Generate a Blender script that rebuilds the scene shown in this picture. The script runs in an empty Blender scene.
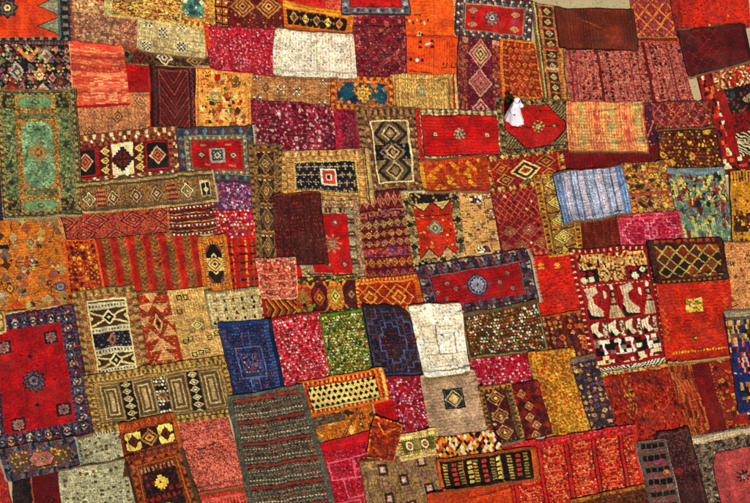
# A field of rugs laid out edge to edge on sandy ground, seen obliquely from above.
import bpy, bmesh, math, random
import numpy as np
from mathutils import Vector
scene = bpy.context.scene
COL = scene.collection

# ------------------------------------------------------------------ camera
TILT = math.radians(23.0)      # off the vertical
FPX, IW, IH = 1350.0, 750.0, 503.0
DIST = 48.0
CAM = np.array([0.0, -DIST * math.sin(TILT), DIST * math.cos(TILT)])


def ground(px, py):
    """points of the ground plane for plan coordinates measured on the survey picture"""
    px = np.asarray(px, float); py = np.asarray(py, float)
    a = (px - IW / 2) / FPX
    b = (IH / 2 - py) / FPX
    dx = a
    dy = b * math.cos(TILT) + math.sin(TILT)
    dz = b * math.sin(TILT) - math.cos(TILT)
    k = -CAM[2] / dz
    return CAM[0] + dx * k, CAM[1] + dy * k


# ------------------------------------------------------------------ noise
def _h(i, j, seed):
    i = i.astype(np.int64); j = j.astype(np.int64)
    n = (i * 374761393 + j * 668265263 + seed * 1442695041) & 0xffffffff
    n = ((n ^ (n >> 13)) * 1274126177) & 0xffffffff
    n = ((n ^ (n >> 15)) * 2246822519) & 0xffffffff
    n = n ^ (n >> 16)
    return (n & 0xffffff) / float(0x1000000)


def vn(x, y, seed=0):
    xi = np.floor(x); yi = np.floor(y)
    fx = x - xi; fy = y - yi
    fx = fx * fx * (3 - 2 * fx); fy = fy * fy * (3 - 2 * fy)
    a = _h(xi, yi, seed); b = _h(xi + 1, yi, seed)
    c = _h(xi, yi + 1, seed); d = _h(xi + 1, yi + 1, seed)
    return (a * (1 - fx) + b * fx) * (1 - fy) + (c * (1 - fx) + d * fx) * fy


def hexc(c):
    if not isinstance(c, str): return np.array(c, float)
    return np.array([int(c[k:k + 2], 16) for k in (0, 2, 4)], float) / 255.0


def lin(c):
    c = np.clip(c, 0, 1)
    return np.where(c <= 0.04045, c / 12.92, ((c + 0.055) / 1.055) ** 2.4)


def L3(h):
    return tuple(float(v) for v in lin(hexc(h)))


# ------------------------------------------------------------------ weaving: a small drawing kit for knot colours
class Weave:
    def __init__(s, col, x, y, W, H, m, seed):
        s.col, s.x, s.y, s.W, s.H, s.m, s.seed = col, x, y, W, H, m, seed

    def nx(s):
        s.seed += 17
        return s.seed

    def put(s, m, c):
        m = m & s.m
        s.col[m] = hexc(c)
        return s

    def fill(s, c): return s.put(s.m, c)

    def ins(s, l, t=None, r=None, b=None):
        t = l if t is None else t; r = l if r is None else r; b = t if b is None else b
        W, H = s.W - l - r, s.H - t - b
        x, y = s.x - l, s.y - t
        return Weave(s.col, x, y, W, H, s.m & (x >= 0) & (x < W) & (y >= 0) & (y < H), s.nx())

    def sub(s, u0, v0, u1, v1):
        return s.ins(u0 * s.W, v0 * s.H, (1 - u1) * s.W, (1 - v1) * s.H)

    def til(s, sx, sy, brick=0, n=None, ph=0):
        if n: sx, sy = s.W / n[0], s.H / n[1]
        j = np.floor(s.y / sy)
        xx = s.x + (j % 2) * brick * sx * .5 + ph * sx
        return Weave(s.col, xx % sx, s.y % sy, sx, sy, s.m, s.nx())

    def wob(s, a=.6, sc=5):
        k = s.nx()
        s.x = s.x + (vn(s.x / sc, s.y / sc, k) - .5) * 2 * a
        s.y = s.y + (vn(s.x / sc + 31, s.y / sc, k) - .5) * 2 * a
        return s

    def frame(s, d, w, c):
        e = np.minimum(np.minimum(s.x, s.W - s.x), np.minimum(s.y, s.H - s.y))
        return s.put((e >= d) & (e < d + w), c)

    def fd(s, d, w, per, cs, shape='d', k=.5):
        """motifs repeating along the border ring"""
        if per <= 6: per *= .72
        ex = np.minimum(s.x, s.W - s.x); ey = np.minimum(s.y, s.H - s.y)
        side = ex < ey
        e = np.where(side, ex, ey); t = np.where(side, s.y, s.x)
        i = np.floor(t / per)
        a = np.abs(t - (i + .5) * per); b = np.abs(e - d - w / 2)
        if shape == 'd': m = a / (per * k) + b / (w * .5) < 1
        elif shape == 's': m = (a < per * k * .5) & (b < w * .5)
        elif shape == 'o': m = (a / (per * k)) ** 2 + (b / (w * .5)) ** 2 < 1
        elif shape == 'z': m = np.abs((e - d) / w - 2 * a / per) < .28
        elif shape == 't': m = (e >= d) & (e < d + w) & ((e - d) / w < 1 - 2 * a / per)
        if isinstance(cs, str): return s.put(m, cs)
        r = (i % len(cs)).astype(int)
        for q, c in enumerate(cs): s.put(m & (r == q), c)
        return s

    def hb(s, rows):
        for v0, v1, c in rows: s.put((s.y >= v0 * s.H) & (s.y < v1 * s.H), c)
        return s

    def vb(s, rows):
        for v0, v1, c in rows: s.put((s.x >= v0 * s.W) & (s.x < v1 * s.W), c)
        return s

    def cyc(s, ax, per, cs):
        """repeating bands; cs = [(share, colour)]"""
        t = ((s.y if ax == 'h' else s.x) / per) % 1
        a = 0
        for w, c in cs:
            if c: s.put((t >= a) & (t < a + w), c)
            a += w
        return s

    def cells(s, sx, sy, cs, p=1., brick=0):
        if sx < 2.6: sx, sy = sx * .82, sy * .82
        j = np.floor(s.y / sy); i = np.floor(s.x / sx + brick * (j % 2) * .5)
        k = s.nx()
        h = _h(i, j, k); g = _h(i, j, k + 5)
        for q, c in enumerate(cs):
            s.put((g < p) & (h >= q / len(cs)) & (h < (q + 1) / len(cs)), c)
        return s

    def blobs(s, sz, cs, p=.8, r=.38, jit=.5, n='o', sy=None):
        """little woven signs set in a loose grid: dark outline, lighter or darker heart"""
        sy = sy or sz
        if sz < 4.7: sz, sy = sz * .74, sy * .74
        small = sz < 3.6
        j = np.floor(s.y / sy); k = s.nx()
        s0x = s.x; s.x = s.x + (j % 2) * .5 * sz * small      # rows of signs, every second row set off by half
        i = np.floor(s.x / sz)
        jit = jit * (.35 if small else .6)
        ox = (_h(i, j, k) - .5) * jit; oy = (_h(i, j, k + 1) - .5) * jit
        a = np.abs(s.x / sz - i - .5 - ox); b = np.abs(s.y / sy - j - .5 - oy)
        rr = r * (.7 + .6 * _h(i, j, k + 2)) * .95
        if n == 'o':     # diamonds, squares and crosses mixed
            f = _h(i, j, k + 6)
            d = np.where(f < .45, (a + b) * .82, np.where(f < .75, np.maximum(a, b) * 1.1, np.maximum(np.maximum(a, b) * .95, np.minimum(a, b) * 2.1)))
        else: d = {'d': a + b, 's': np.maximum(a, b)}[n]
        h = _h(i, j, k + 3); g = _h(i, j, k + 4)
        nc = len(cs); dg = ((i + 2 * j) % nc + .5) / nc
        h = np.where(_h(i, j, k + 8) < (.55 if small else .25), dg, h)
        s.x = s0x
        on = (g < p) & s.m
        s.col[(d < rr * 1.35) & (d >= rr) & on] *= .62
        m = d < rr
        for q, c in enumerate(cs):
            s.put(m & on & (h >= q / len(cs)) & (h < (q + 1) / len(cs)), c)
        if sz > 3.6:
            hb = _h(i, j, k + 7)
            s.col[(d < rr * .42) & on & (hb < .5)] *= .55
            s.col[(d < rr * .42) & on & (hb >= .5)] *= 1.12
        return s

    def _ab(s, u, v): return np.abs(s.x - u * s.W), np.abs(s.y - v * s.H)

    def di(s, u, v, rx, ry, cs, k=None):
        a, b = s._ab(u, v); n = len(cs)
        for q, c in enumerate(cs):
            if c: s.put(a / rx + b / ry < 1 - q / n, c)
        return s

    def sq(s, u, v, rx, ry, cs):
        a, b = s._ab(u, v); n = len(cs)
        for q, c in enumerate(cs):
            if c: s.put(np.maximum(a / rx, b / ry) < 1 - q / n, c)
        return s

    def di_c(s, u, v, rx, ry, cs):  # stepped outline
        a, b = s._ab(u, v); n = len(cs); st = max(1.3, rx / 5)
        a = np.floor(a / st) * st; b = np.floor(b / st) * st
        for q, c in enumerate(cs):
            if c: s.put(a / rx + b / ry < 1 - q / n, c)
        return s

    def ov(s, u, v, rx, ry, cs):
        a, b = s._ab(u, v); n = len(cs); d = np.hypot(a / rx, b / ry)
        for q, c in enumerate(cs):
            if c: s.put(d < 1 - q / n, c)
        return s

    def star(s, u, v, r, cs, n=8, dep=.28, ry=None):
        X, Y = s.x - u * s.W, (s.y - v * s.H) * (r / (ry or r))
        th = np.arctan2(Y, X); d = np.hypot(X, Y); R = r * (1 - dep + dep * np.cos(n * th))
        for q, c in enumerate(cs):
            if c: s.put(d < R * (1 - q / len(cs)), c)
        return s

    def stepline(s, u, v, rx, ry, w, c, st=4):
        a, b = s._ab(u, v)
        F = lambda A, B: np.floor(A / st) * st / rx + np.floor(B / st) * st / ry < 1
        return s.put(F(a, b) & ~F(a + w, b + w), c)

    def box(s, u0, v0, u1, v1, w, c):
        a = s.sub(u0, v0, u1, v1); a.frame(0, w, c); return s

    def ln(s, u0, v0, u1, v1, w, c):
        x0, y0, x1, y1 = u0 * s.W, v0 * s.H, u1 * s.W, v1 * s.H
        dx, dy = x1 - x0, y1 - y0; L = dx * dx + dy * dy + 1e-9
        t = np.clip(((s.x - x0) * dx + (s.y - y0) * dy) / L, 0, 1)
        return s.put(np.hypot(s.x - x0 - t * dx, s.y - y0 - t * dy) < w / 2, c)

    def poly(s, pts, c):
        ins = np.zeros(s.x.shape, bool); n = len(pts)
        for i in range(n):
            x0, y0 = pts[i][0] * s.W, pts[i][1] * s.H
            x1, y1 = pts[(i + 1) % n][0] * s.W, pts[(i + 1) % n][1] * s.H
            if y0 == y1: continue
            cr = ((s.y >= y0) != (s.y >= y1)) & (s.x < (x1 - x0) * (s.y - y0) / (y1 - y0) + x0)
            ins ^= cr
        return s.put(ins, c)

    def lat(s, px, py, w, c):
        a = (s.x / px + s.y / py) % 1; b = (s.x / px - s.y / py) % 1
        k = w / min(px, py)
        return s.put((np.minimum(a, 1 - a) < k / 2) | (np.minimum(b, 1 - b) < k / 2), c)

    def latc(s, px, py, cs, inner=0.):
        """diamond cells each with its own colour"""
        a = s.x / px + s.y / py; b = s.x / px - s.y / py
        i, j = np.floor(a), np.floor(b); k = s.nx()
        m = (np.abs(a - i - .5) < .5 - inner) & (np.abs(b - j - .5) < .5 - inner)
        h = _h(i, j, k)
        for q, c in enumerate(cs):
            if c: s.put(m & (h >= q / len(cs)) & (h < (q + 1) / len(cs)), c)
        return s

    def chev(s, per, slope, w, c, cx=.5):
        t = ((s.y + slope * np.abs(s.x - cx * s.W)) / per) % 1
        return s.put(t < w / per, c)

    def hzig(s, v, amp, per, w, c):
        t = np.abs((s.x / per) % 1 - .5) * 2
        return s.put(np.abs(s.y - v * s.H - (t - .5) * 2 * amp) < w * .7, c)

    def vzig(s, u, amp, per, w, c):
        t = np.abs((s.y / per) % 1 - .5) * 2
        return s.put(np.abs(s.x - u * s.W - (t - .5) * 2 * amp) < w * .7, c)

    def gl(s, u, v, sz, c, seed=0, n=5):
        """a small symmetric woven sign"""
        X = (s.x - u * s.W) / sz + .5; Y = (s.y - v * s.H) / sz + .5
        i = np.floor(np.abs(X - .5) * n + .5); j = np.floor(Y * n)
        m = (X > 0) & (X < 1) & (Y > 0) & (Y < 1) & (_h(i, j, seed * 7 + 3) < .55)
        return s.put(m, c)

    def check(s, u, v, sz, c1, c2, n=5):
        X = (s.x - u * s.W) / sz + .5; Y = (s.y - v * s.H) / sz + .5
        i = np.floor(X * n); j = np.floor(Y * n)
        dd = np.abs(i - n // 2) + np.abs(j - n // 2)
        m = (X > 0) & (X < 1) & (Y > 0) & (Y < 1) & ((dd > n // 2) | (dd < 2) | (n < 5))
        s.put(m & ((i + j) % 2 == 0), c1); return s.put(m & ((i + j) % 2 == 1), c2)

    def scat(s, n, cs, smin, smax, kinds='gdos', seed=1):
        r = random.Random(seed * 91 + 5)
        for q in range(n):
            u, v, z, c = r.random(), r.random(), r.uniform(smin, smax), r.choice(cs)
            k = r.choice(kinds)
            if k == 'g': s.gl(u, v, z * 1.5, c, q + seed)
            elif k == 'd': s.di(u, v, z * .7, z * .9, [c])
            elif k == 'o': s.ov(u, v, z * .6, z * .45, [c])
            elif k == 's': s.sq(u, v, z * .45, z * .45, [c])
            elif k == 'l':
                a = r.uniform(0, 3.14)
                s.ln(u, v, u + math.cos(a) * z / s.W * 1.6, v + math.sin(a) * z / s.H * 1.6, 1.1, c)
            elif k == 'e': s.ov(u, v, z * .55, z * .55, [c, r.choice(cs)])
            elif k == 'D': s.di(u, v, z, z, [c, r.choice(cs), c])
        return s

    def mul(s, f):
        s.col[s.m] *= f[s.m][:, None]; return s

    def abr(s, ax, per, amp):
        t = (s.y if ax == 'h' else s.x) / per
        k = s.nx()
        n = vn(t, t * 0 + .5 + .15 * vn(s.x / 20, s.y / 20, k), k) - .5
        n2 = vn(t * 3.1, t * 0 + 7.5, k + 3) - .5
        return s.mul(1 + amp * (1.5 * n + .8 * n2))

    def mott(s, sz, amp):
        k = s.nx()
        return s.mul(1 + amp * 2 * (vn(s.x / sz, s.y / sz, k) - .5))

    def knots(s, amp=.25, sx=.9, sy=.9):
        k = s.nx()
        return s.mul(1 + amp * 2 * (_h(np.floor(s.x / sx), np.floor(s.y / sy), k) - .5))


RUGS = []


def rug(q, label, paint, z=1, kind='rug', fr='', bind=None, t=.014, wr=.010, frc='C9B584', curl=.02, bow=None, cat=None, frl=.10):
    """q = the four corners TL TR BR BL; fr = sides with a fringe (t r b l)"""
    RUGS.append(dict(q=q, label=label, paint=paint, z=z, kind=kind, fr=fr, bind=bind, t=t, wr=wr, frc=frc, curl=curl, bow=bow or {}, cat=cat or kind, frl=frl))
# ------------------------------------------------------------------ the rugs, upper rows
def w(p):  # orange rug with rosette
    p.fill('3A2622'); p.frame(0, 2.5, '6B4A35'); p.cells(1.3, 1.3, ['4E332A', '2A1C1C', '5E4434'], .6); p.fd(3, 5, 4.4, ['7A6650', '4E5A56', '8A4A35'], 'd', .45); p.fd(9.5, 5, 5.6, ['6F7F78', '2A1D1E'], 's', .8)
    p.fd(1, 3, 4, 'A08660', 's', .5)
    a = p.ins(17, 12, 17, 12).fill('3F6F69'); a = a.ins(2, 0, 2, 0).fill('C4400F'); a.mott(9, .2)
    for v in (.54, .84): a.poly([(1, v - .14), (.78, v), (1, v + .13)], '3A3028'); a.poly([(1, v - .12), (.81, v), (1, v + .11)], '7A7F62'); a.poly([(1, v - .06), (.88, v), (1, v + .05)], '8F8E70')
    a.star(.49, .57, 11, ['2A2024', '3A3430', '5E5A52', '2A2024', '8A4A30', 'B0906A'], 8, .12); a.ov(.49, .57, 3, 3, ['D8A070', '5A2A20'])
rug([(-60, -42), (74, -41), (77, 48), (-58, 50)], 'orange rug with a dark rosette and grey-green arrowheads in the top left corner', w, t=.02)

def w(p): p.fill('C22A12').mott(6, .2)
rug([(78, -40), (111, -40), (111, 4), (76, 2)], 'plain scarlet rug whose tip shows above the mottled brown-pink carpet', w, z=0)

def w(p):
    p.fill('8A6A4A'); p.cells(1.6, 1.6, ['A67C58', '7A5644', '9A6A55', '6F6248', 'B08F66', '8E4A3C'], .8); p.cells(3, 3, ['7E4A40', 'A88A64', '6B5B48'], .3)
    a = p.sub(.7, .2, .98, .95); a.lat(8, 9, 1.2, 'B5483A'); a.lat(8, 9, .5, '5A4B4A')
    p.frame(0, 1.6, 'A3402A'); p.sub(0, 0, .6, .3).cells(2, 2, ['A88A58', 'B89A68'], .5)
rug([(73, 1), (142, 6), (138, 49), (76, 43)], 'mottled brown-pink carpet near the top left, right of the orange rosette rug', w, kind='carpet', t=.016)

def w(p):
    p.fill('A8A066'); p.mott(4, .12); a = p.ins(8, 0, 1, 2).fill('B7893F'); a.wob(2, 6); a.cells(2.2, 1.2, ['7A4A20', 'D3AC5C', 'C79A4C', 'B0622A', '5E3F20'], .8, 1); a.mott(3, .12)
    p.hb([(.955, 1, 'A9A468')])
rug([(108, -30), (184, -30), (180, 27), (106, 15)], 'gold scribble-patterned rug with a pale green edge, at the top beside the teal-centred rug', w, z=2)

def w(p):
    p.fill('A8A074'); p.cyc('v', 7, [(.1, '94905E'), (.3, None), (.12, 'BCAE7C'), (.2, None), (.1, '9A8048')]); p.cells(1.2, 3.4, ['A09868', 'B8AC7C', '968C5E'], .5); p.cyc('h', 8, [(.4, None), (.08, '948C60')])
    for u, v in ((.15, .18), (.37, .42), (.64, .15), (.64, .75), (.14, .83)): p.check(u, v, 8.5, 'E6DCBC', '24201C')
    p.vb([(.975, 1, 'C96A28')])
rug([(139, 18), (208, 24), (205, 59), (138, 50)], 'sage green kilim with small black and white checkered motifs', w, z=1, kind='kilim', t=.010, wr=.02)

def w(p):
    p.fill('C48A35'); p.cells(1.5, 1.5, ['C09244', 'A0682E', 'A8944A', '94562A'], .7)
    p.fd(1, 4, 4, ['8E3E1E', 'D9B25C'], 's', .6); a = p.sub(.1, .48, .62, .8).fill('4A8474'); a.blobs(5, ['D9C98A', '2E5A58', '86A488'], .9, .4, .2); a.di(1, .5, 8, 5, ['5E8E7A'])
    p.vb([(.9, 1, 'B0802F')])
rug([(181, -25), (219, -25), (217, 31), (180, 25)], 'yellow-ochre rug with a small teal panel at the top edge', w)

def w(p):
    p.fill('5A1812'); p.mott(3, .2); a = p.ins(12, 2, 3, 2).fill('6E1713'); a.blobs(3.2, ['8E4A28', '3A1614', 'B06A38'], .45, .3, n='s')
    for u in (.27, .74): a.di(u, .56, 12, 11, ['A8763E', '5A1612', 'B5713C', '6E1A14', 'C08A4A', '3E1412'])
    c = p.sub(.0, 0, .17, 1).fill('2E1410'); t = c.til(7, 8); t.sq(.5, .5, 3, 3.2, ['B5632E', '7A2A18', 'D9A050'])
    b = p.sub(.18, .88, 1, 1).til(8, 6); b.di(.5, .5, 3, 2.4, ['B57A3C', '7A2018']); p.frame(0, 1.2, '22100E')
rug([(217, -24), (285, -24), (284, 32), (217, 31)], 'dark red rug with two concentric diamonds side by side, left of the black chain rug', w, t=.017)

def w(p): p.fill('C41E14').mott(5, .15); p.sub(.72, 0, 1, 1).fill('C9553C').mott(5, .15); p.cells(2, 2, ['D23424', 'B5180F'], .3); p.hb([(.965, 1, '8A1A14')])
rug([(278, -40), (343, -40), (343, 14), (279, 4)], 'scarlet rug with a salmon end strip, partly outside the top of the photo', w)

def w(p):
    p.fill('B9641A'); p.hb([(0, .2, 'C9861F'), (.8, 1, 'A8501A')]); p.mott(8, .18); p.vb([(.94, 1, 'C77A22')]); p.hb([(.94, 1, '9C8A3C')])
    a = p.ins(3, 6, 6, 8)
    n = 9
    for i in range(n):
        a.di((i + .5) / n, .5, 5.6, 10.5, ['1B130F'])
    a.sub(.03, .2, .97, .8).fill('1B130F')
    for i, c in enumerate(('7E4A2A', 'D9B45C', '8A5A34', 'E0B852', 'C0501E')):
        a.di(.12 + i * .19, .5, 3.7, 4.6, ['B08A4A', c, c, '2A1A12'])
    a.fd(5, 2, 5, '8A5A2C', 'd', .3)
rug([(284, 4), (352, 15), (350, 38), (286, 34)], 'orange rug with a black zigzag-edged band of five small diamonds', w, z=2, t=.016)

def w(p):
    p.fill('5E666C'); p.frame(0, 1.5, '3A2A30'); p.fd(1.5, 6, 5, ['8E9496', '3E4248', '7A5A58'], 'd', .6); a = p.ins(8, 8, 8, 8).fill('B91512'); a.mott(6, .15); a.blobs(9, ['8E2A20', 'C9584A'], .4, .25)
    a.frame(0, 1.2, '7A1A18')
rug([(344, -52), (406, -52), (409, 15), (342, 15)], 'bright red carpet with a grey-blue border, cut by the top edge', w, kind='carpet', z=2, t=.02)

def w(p):
    p.fill('E25A10'); p.abr('h', 16, .1); p.mott(9, .1); p.hb([(.92, 1, 'C8341A')]); p.vb([(.55, .565, 'B84410')])
    q = p.sub(.03, .62, .5, 1)
    for i in range(7): q.sq(.08 + i * .13, .22 + .06 * (i % 3), .9, 1.4, ['D0A86A' if i % 2 else '3A1A10'])
    q.sq(.55, .75, 2, 2.5, ['C89A5A', '5A1A10']); q.sq(.65, .78, 1, 1.5, ['2A120E']); q.sq(.5, .02, 3, 1, ['3A1A10'])
    e = p.sub(.92, 0, 1, 1).fill('D5AC66'); e.blobs(2.6, ['2A1A14', 'B5501E'], .8, .35, .3)
rug([(404, -25), (456, -25), (457, 40), (405, 40)], 'bright orange rug with a cream dotted right edge, at the top of the photo', w)

def w(p):
    p.fill('E0520E'); p.abr('h', 12, .1); p.mott(9, .1); p.vb([(.52, .535, 'A83A10')]); p.hb([(0, .05, 'B8401A')])
    for u, v in ((.3, .1), (.5, .1), (.3, .22), (.5, .22)): p.poly([(u - .05, v + .05), (u, v - .02), (u + .05, v + .05)], '2E1610')
    for u, c in ((.13, '1E1210'), (.24, 'E8E0C0'), (.34, '1E1210')): p.ov(u, .58, 1.6, 1.9, [c])
    for u in (.7, .77, .84, .92): p.sq(u, .66, .8, 1.5, ['7A2A12'])
    p.ln(.12, .85, .5, .88, 1, '6A2410'); p.ln(.68, .74, .96, .71, 1, '6A2410'); p.ln(.4, .18, .46, .16, 1.5, 'E8D9B0')
rug([(404, 39), (459, 40), (459, 78), (405, 75)], 'bright orange rug with four small dark triangles, below the other orange rug', w, wr=.014)

def w(p):
    p.fill('2C2326'); p.frame(0, 1.2, '6A3A34'); p.cells(1.2, 1.2, ['3E3438', '1E181C'], .5); p.fd(1.6, 2.8, 3, ['B9B09A', '6E5A56', '3E4248', '7A2A26'], 'o', .4); p.fd(4.6, 3.2, 3.4, ['94907E', '57606A', '6A2A2A'], 'd', .5); p.frame(7.6, .7, '8A6A5A')
    a = p.ins(9, 7.5, 8, 7).fill('B3160F'); a.frame(0, 1, '7F7A60'); a.mott(6, .12)
    a.star(.46, .48, 9, ['3E3A44', '8A6A5C', '3A4A62', '4A3A40'], 8, .2); a.ov(.46, .48, 2.6, 2.4, ['A8A296', '2E3A56'])
    for u, v in ((.14, .25), (.14, .75), (.85, .27), (.85, .78)): a.di(u, v, 4.6, 3, ['8E8A62', 'A8622E', '7E8A80'])
    a.di(.14, .5, 4, 2, ['6A3A2A']); a.di(.84, .52, 4, 2, ['6A4A6A'])
rug([(457, -3), (532, 2), (529, 44), (456, 36)], 'red carpet with dotted dark border and central rosette, at the top beside the long runner', w, kind='carpet', t=.018, z=2)

def w(p):
    p.fill('661426'); p.mott(3, .15); p.blobs(3, ['8A2A44', '5A1A40', '9A4A5A', '7A1E28'], .8, .3)
    l = p.sub(0, 0, .24, 1); l.cells(2.2, 2.4, ['7A2A3E', '8E5A3A', '5E342E', 'A04A38', '6A2A2A'], .85); r = p.sub(.76, 0, 1, 1); r.cells(2.4, 2.6, ['8A4A34', '74303A', 'A06A40', 'A03A2E', '5A2A3A'], .85)
    r.sub(0, 0, 1, .09).fill('C0806E').knots(.2); l.sub(.4, 0, 1, .1).fill('A87A58').knots(.2)
    p.di(.5, .22, 11, 15, ['B07A68', '8A2030', 'B8866A', '7A1828', 'B0946A', '3A1420', 'C09C6A']); p.di(.5, .58, 11, 14, ['B08068', '8E4A4E', 'A0625A', '8A3A44', 'A8685E', '9A6A50', '6A1A2A']); p.di(.5, .9, 8, 10, ['B8807A', '7E2838', 'B8806A', '6A1424'])
    p.frame(0, 1, '3E1018')
rug([(459, 36), (501, 41), (504, 117), (457, 114)], 'wine-red runner with a column of three pink concentric diamonds', w, kind='runner', cat='runner', z=1)

def w(p):
    p.fill('C66A16'); p.cells(1.6, 1.6, ['D5842A', 'B0520F'], .5); a = p.ins(3, 2.5, 3, 2.5).fill('7E1D0C'); a.fd(0, 5, 5, ['9A3A14', 'A86A28'], 'd', .4)
    b = a.ins(5, 4, 5, 4).fill('8E200C'); b.latc(6, 6.6, ['9A3A12', 'A8502A', '8E1E0C', '7A1A0C', None], .12); b.til(6, 6.6, 1).di(.5, .5, 2.2, 2.6, ['B06A2A', '94300C'])
rug([(501, 42), (536, 44), (544, 100), (503, 97)], 'rust-red rug with an orange-yellow edge and rows of small diamonds, behind the person in white', w, z=2, t=.016)

def w(p):
    p.fill('9A7A44'); p.cells(1.5, 1.7, ['B0863E', '7E5E34', 'A8602E', '6E6440'], .8); p.vb([(0, .09, '6A6040'), (.09, .14, 'B59A58'), (.14, .22, '4A4436'), (.82, .88, 'B5843E'), (.9, .96, '5E4A30')])
    a = p.sub(.24, .02, .8, .98).fill('A8602A'); a.cells(2, 2, ['B5763A', '8E4A22', 'A87E48'], .6)
    t = a.til(1, 1, n=(1, 9)); t.sq(.5, .48, 5, 4.6, ['4A3426', '2A2628', '1E2430', '22283A']); t.di(.5, .48, 3.2, 3, ['B0945E', '1E2438', 'A88A56'])
    p.sub(.3, .41, .74, .44).fill('8E3A2C'); p.sub(.3, .62, .74, .65).fill('B09A70'); p.sub(.3, .23, .74, .25).fill('B5562E')
rug([(532, 4), (559, 8), (568, 106), (545, 104)], 'long gold and brown runner with a column of dark square motifs', w, kind='runner', cat='runner', z=3)

def w(p): p.fill('6A280F'); p.abr('v', 14, .2); p.cyc('v', 3, [(.3, '722E12')]); p.mott(10, .12); p.frame(0, 1.5, '33130A'); p.ln(.33, .3, .62, .5, .8, '8A4420')
rug([(555, 9), (632, 11), (638, 51), (560, 49)], 'plain dark brown blanket with one faint crease, beside the sandy strip at the top', w, z=4, kind='blanket', t=.010, wr=.014)

def w(p):
    p.fill('8E2F22'); p.cells(1.8, 1.8, ['8A3444', '9A4230', '7A2A3A', 'A8502E'], .7); p.lat(13, 14, 1.5, 'C9782C'); p.til(13, 14, 1).di(.5, .5, 3, 3.2, ['6E2A48', 'B5562E'])
    p.hb([(.87, .9, 'A87A3A'), (.9, 1, '7E1A10')]); p.frame(0, 1.3, 'A04A22')
rug([(630, -3), (670, -2), (678, 43), (637, 42)], 'rug with an orange diamond lattice over mauve and rust, next to the plain brown blanket', w, z=2)

def w(p):
    p.fill('A8230A'); p.abr('h', 9, .25); p.abr('v', 14, .15); p.cells(2.5, 1.2, ['B5330F', '98200C'], .35); p.ov(.45, .9, 1, 1.6, ['E3A860']); p.ov(.72, .78, .8, .8, ['C9762A'])
    p.sub(0, 0, .12, 1).fill('8A2210').knots(.2)
rug([(666, -30), (742, -30), (751, 26), (677, 36)], 'plain orange-red rug filling the top right corner above the dark crimson one', w, z=2, wr=.014)

def w(p):
    p.fill('5A0C0F'); p.mott(6, .15); a = p.sub(.1, .02, .6, .98); a.lat(11, 9, .6, '6E261C'); p.vb([(.93, 1, '3E080A')]); p.frame(0, 1.2, '330709'); p.abr('v', 12, .15)
rug([(677, 34), (743, 26), (751, 61), (689, 77)], 'dark crimson rug with faint lattice lines, set aslant near the top right corner', w, z=3, t=.016, curl=.035)

def w(p):
    p.fill('A8574A'); p.cells(1.4, 1.4, ['B86A56', '9A4A42', 'B5544E', 'A06A58'], .8); p.blobs(3, ['5A1820', '7A2A2E', 'C07A60'], .7, .3, .3); p.cyc('v', 7.4, [(.12, '7E3436')]); p.blobs(5.2, ['4A161C', 'C07A64', '3A1418'], .6, .2, .3)
    for u, c, s in ((.29, '6A0E14', 3), (.68, '6A0E14', 3), (.06, '7E2A34', 2), (.88, '7A2A34', 1.6), (.96, '8A4048', 1.5), (.1, '8E3A40', 1)): p.sub(u, 0, u + s / p.W, 1).fill(c)
    for u in (.37, .76): a = p.sub(u, 0, u + 2.2 / p.W, 1); a.cyc('h', 3.4, [(.6, '241218')])
    p.hb([(.94, 1, '7A2428')]); p.hb([(.955, .965, 'B06A50')])
rug([(562, 48), (676, 40), (694, 105), (567, 105)], 'large pink speckled rug crossed by dark maroon and dashed stripes', w, kind='rug', wr=.012)

def w(p):
    p.fill('8E100E'); p.mott(3, .15)
    l = p.ins(3, 0, p.W - 15, 0); l.cells(2.6, 4, ['C9B58A', '1E1413', 'A8381A', 'D0602A', '8A1410', '8A1410'], .75, 1)
    b = p.sub(0, .84, 1, 1).fill('7E0F0E'); b.cells(4, 3.2, ['D0BC90', '1A1010', 'C04A20', '7E0F0E', '7E0F0E'], .8, 1)
    t = p.sub(.16, .0, 1, .2); t.wob(1.5, 4); t.cells(2, 2.2, ['C9B07A', '9A3A1E', '4A2A1E', 'C0602E', '7A7A4A', 'B5180F'], .9)
    m = p.sub(.24, .2, 1, .44).fill('1C1614'); m.ov(.45, .55, 17, 5, ['8E8464', 'A89A74']); m.cells(2.2, 2.2, ['1C1614', '8E1410', '5A5040'], .22); m.ov(.1, .3, 2.5, 4, ['2E4038'])
    n = p.sub(.24, .44, 1, .62).fill('6E1012'); n.ov(.4, .7, 14, 4, ['2A1A1A']); n.cells(2, 2, ['8E1812', '4A0E10'], .5); f = p.sub(.24, .62, 1, .84).fill('3A1414'); f.wob(1.5, 5); f.chev(3.4, .6, 1.2, 'C0AA80'); f.sub(0, .35, .8, .48).fill('A89A78').cells(2, 1.4, ['3A2018', 'BCAC86'], .4)
    p.vb([(0, .015, '2A0C0C')])
rug([(697, 76), (790, 52), (815, 162), (723, 176)], 'red pictorial carpet with black and cream shapes, at the right edge of the photo', w, kind='carpet', z=1, fr='t', frc='C9B58F')

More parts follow.
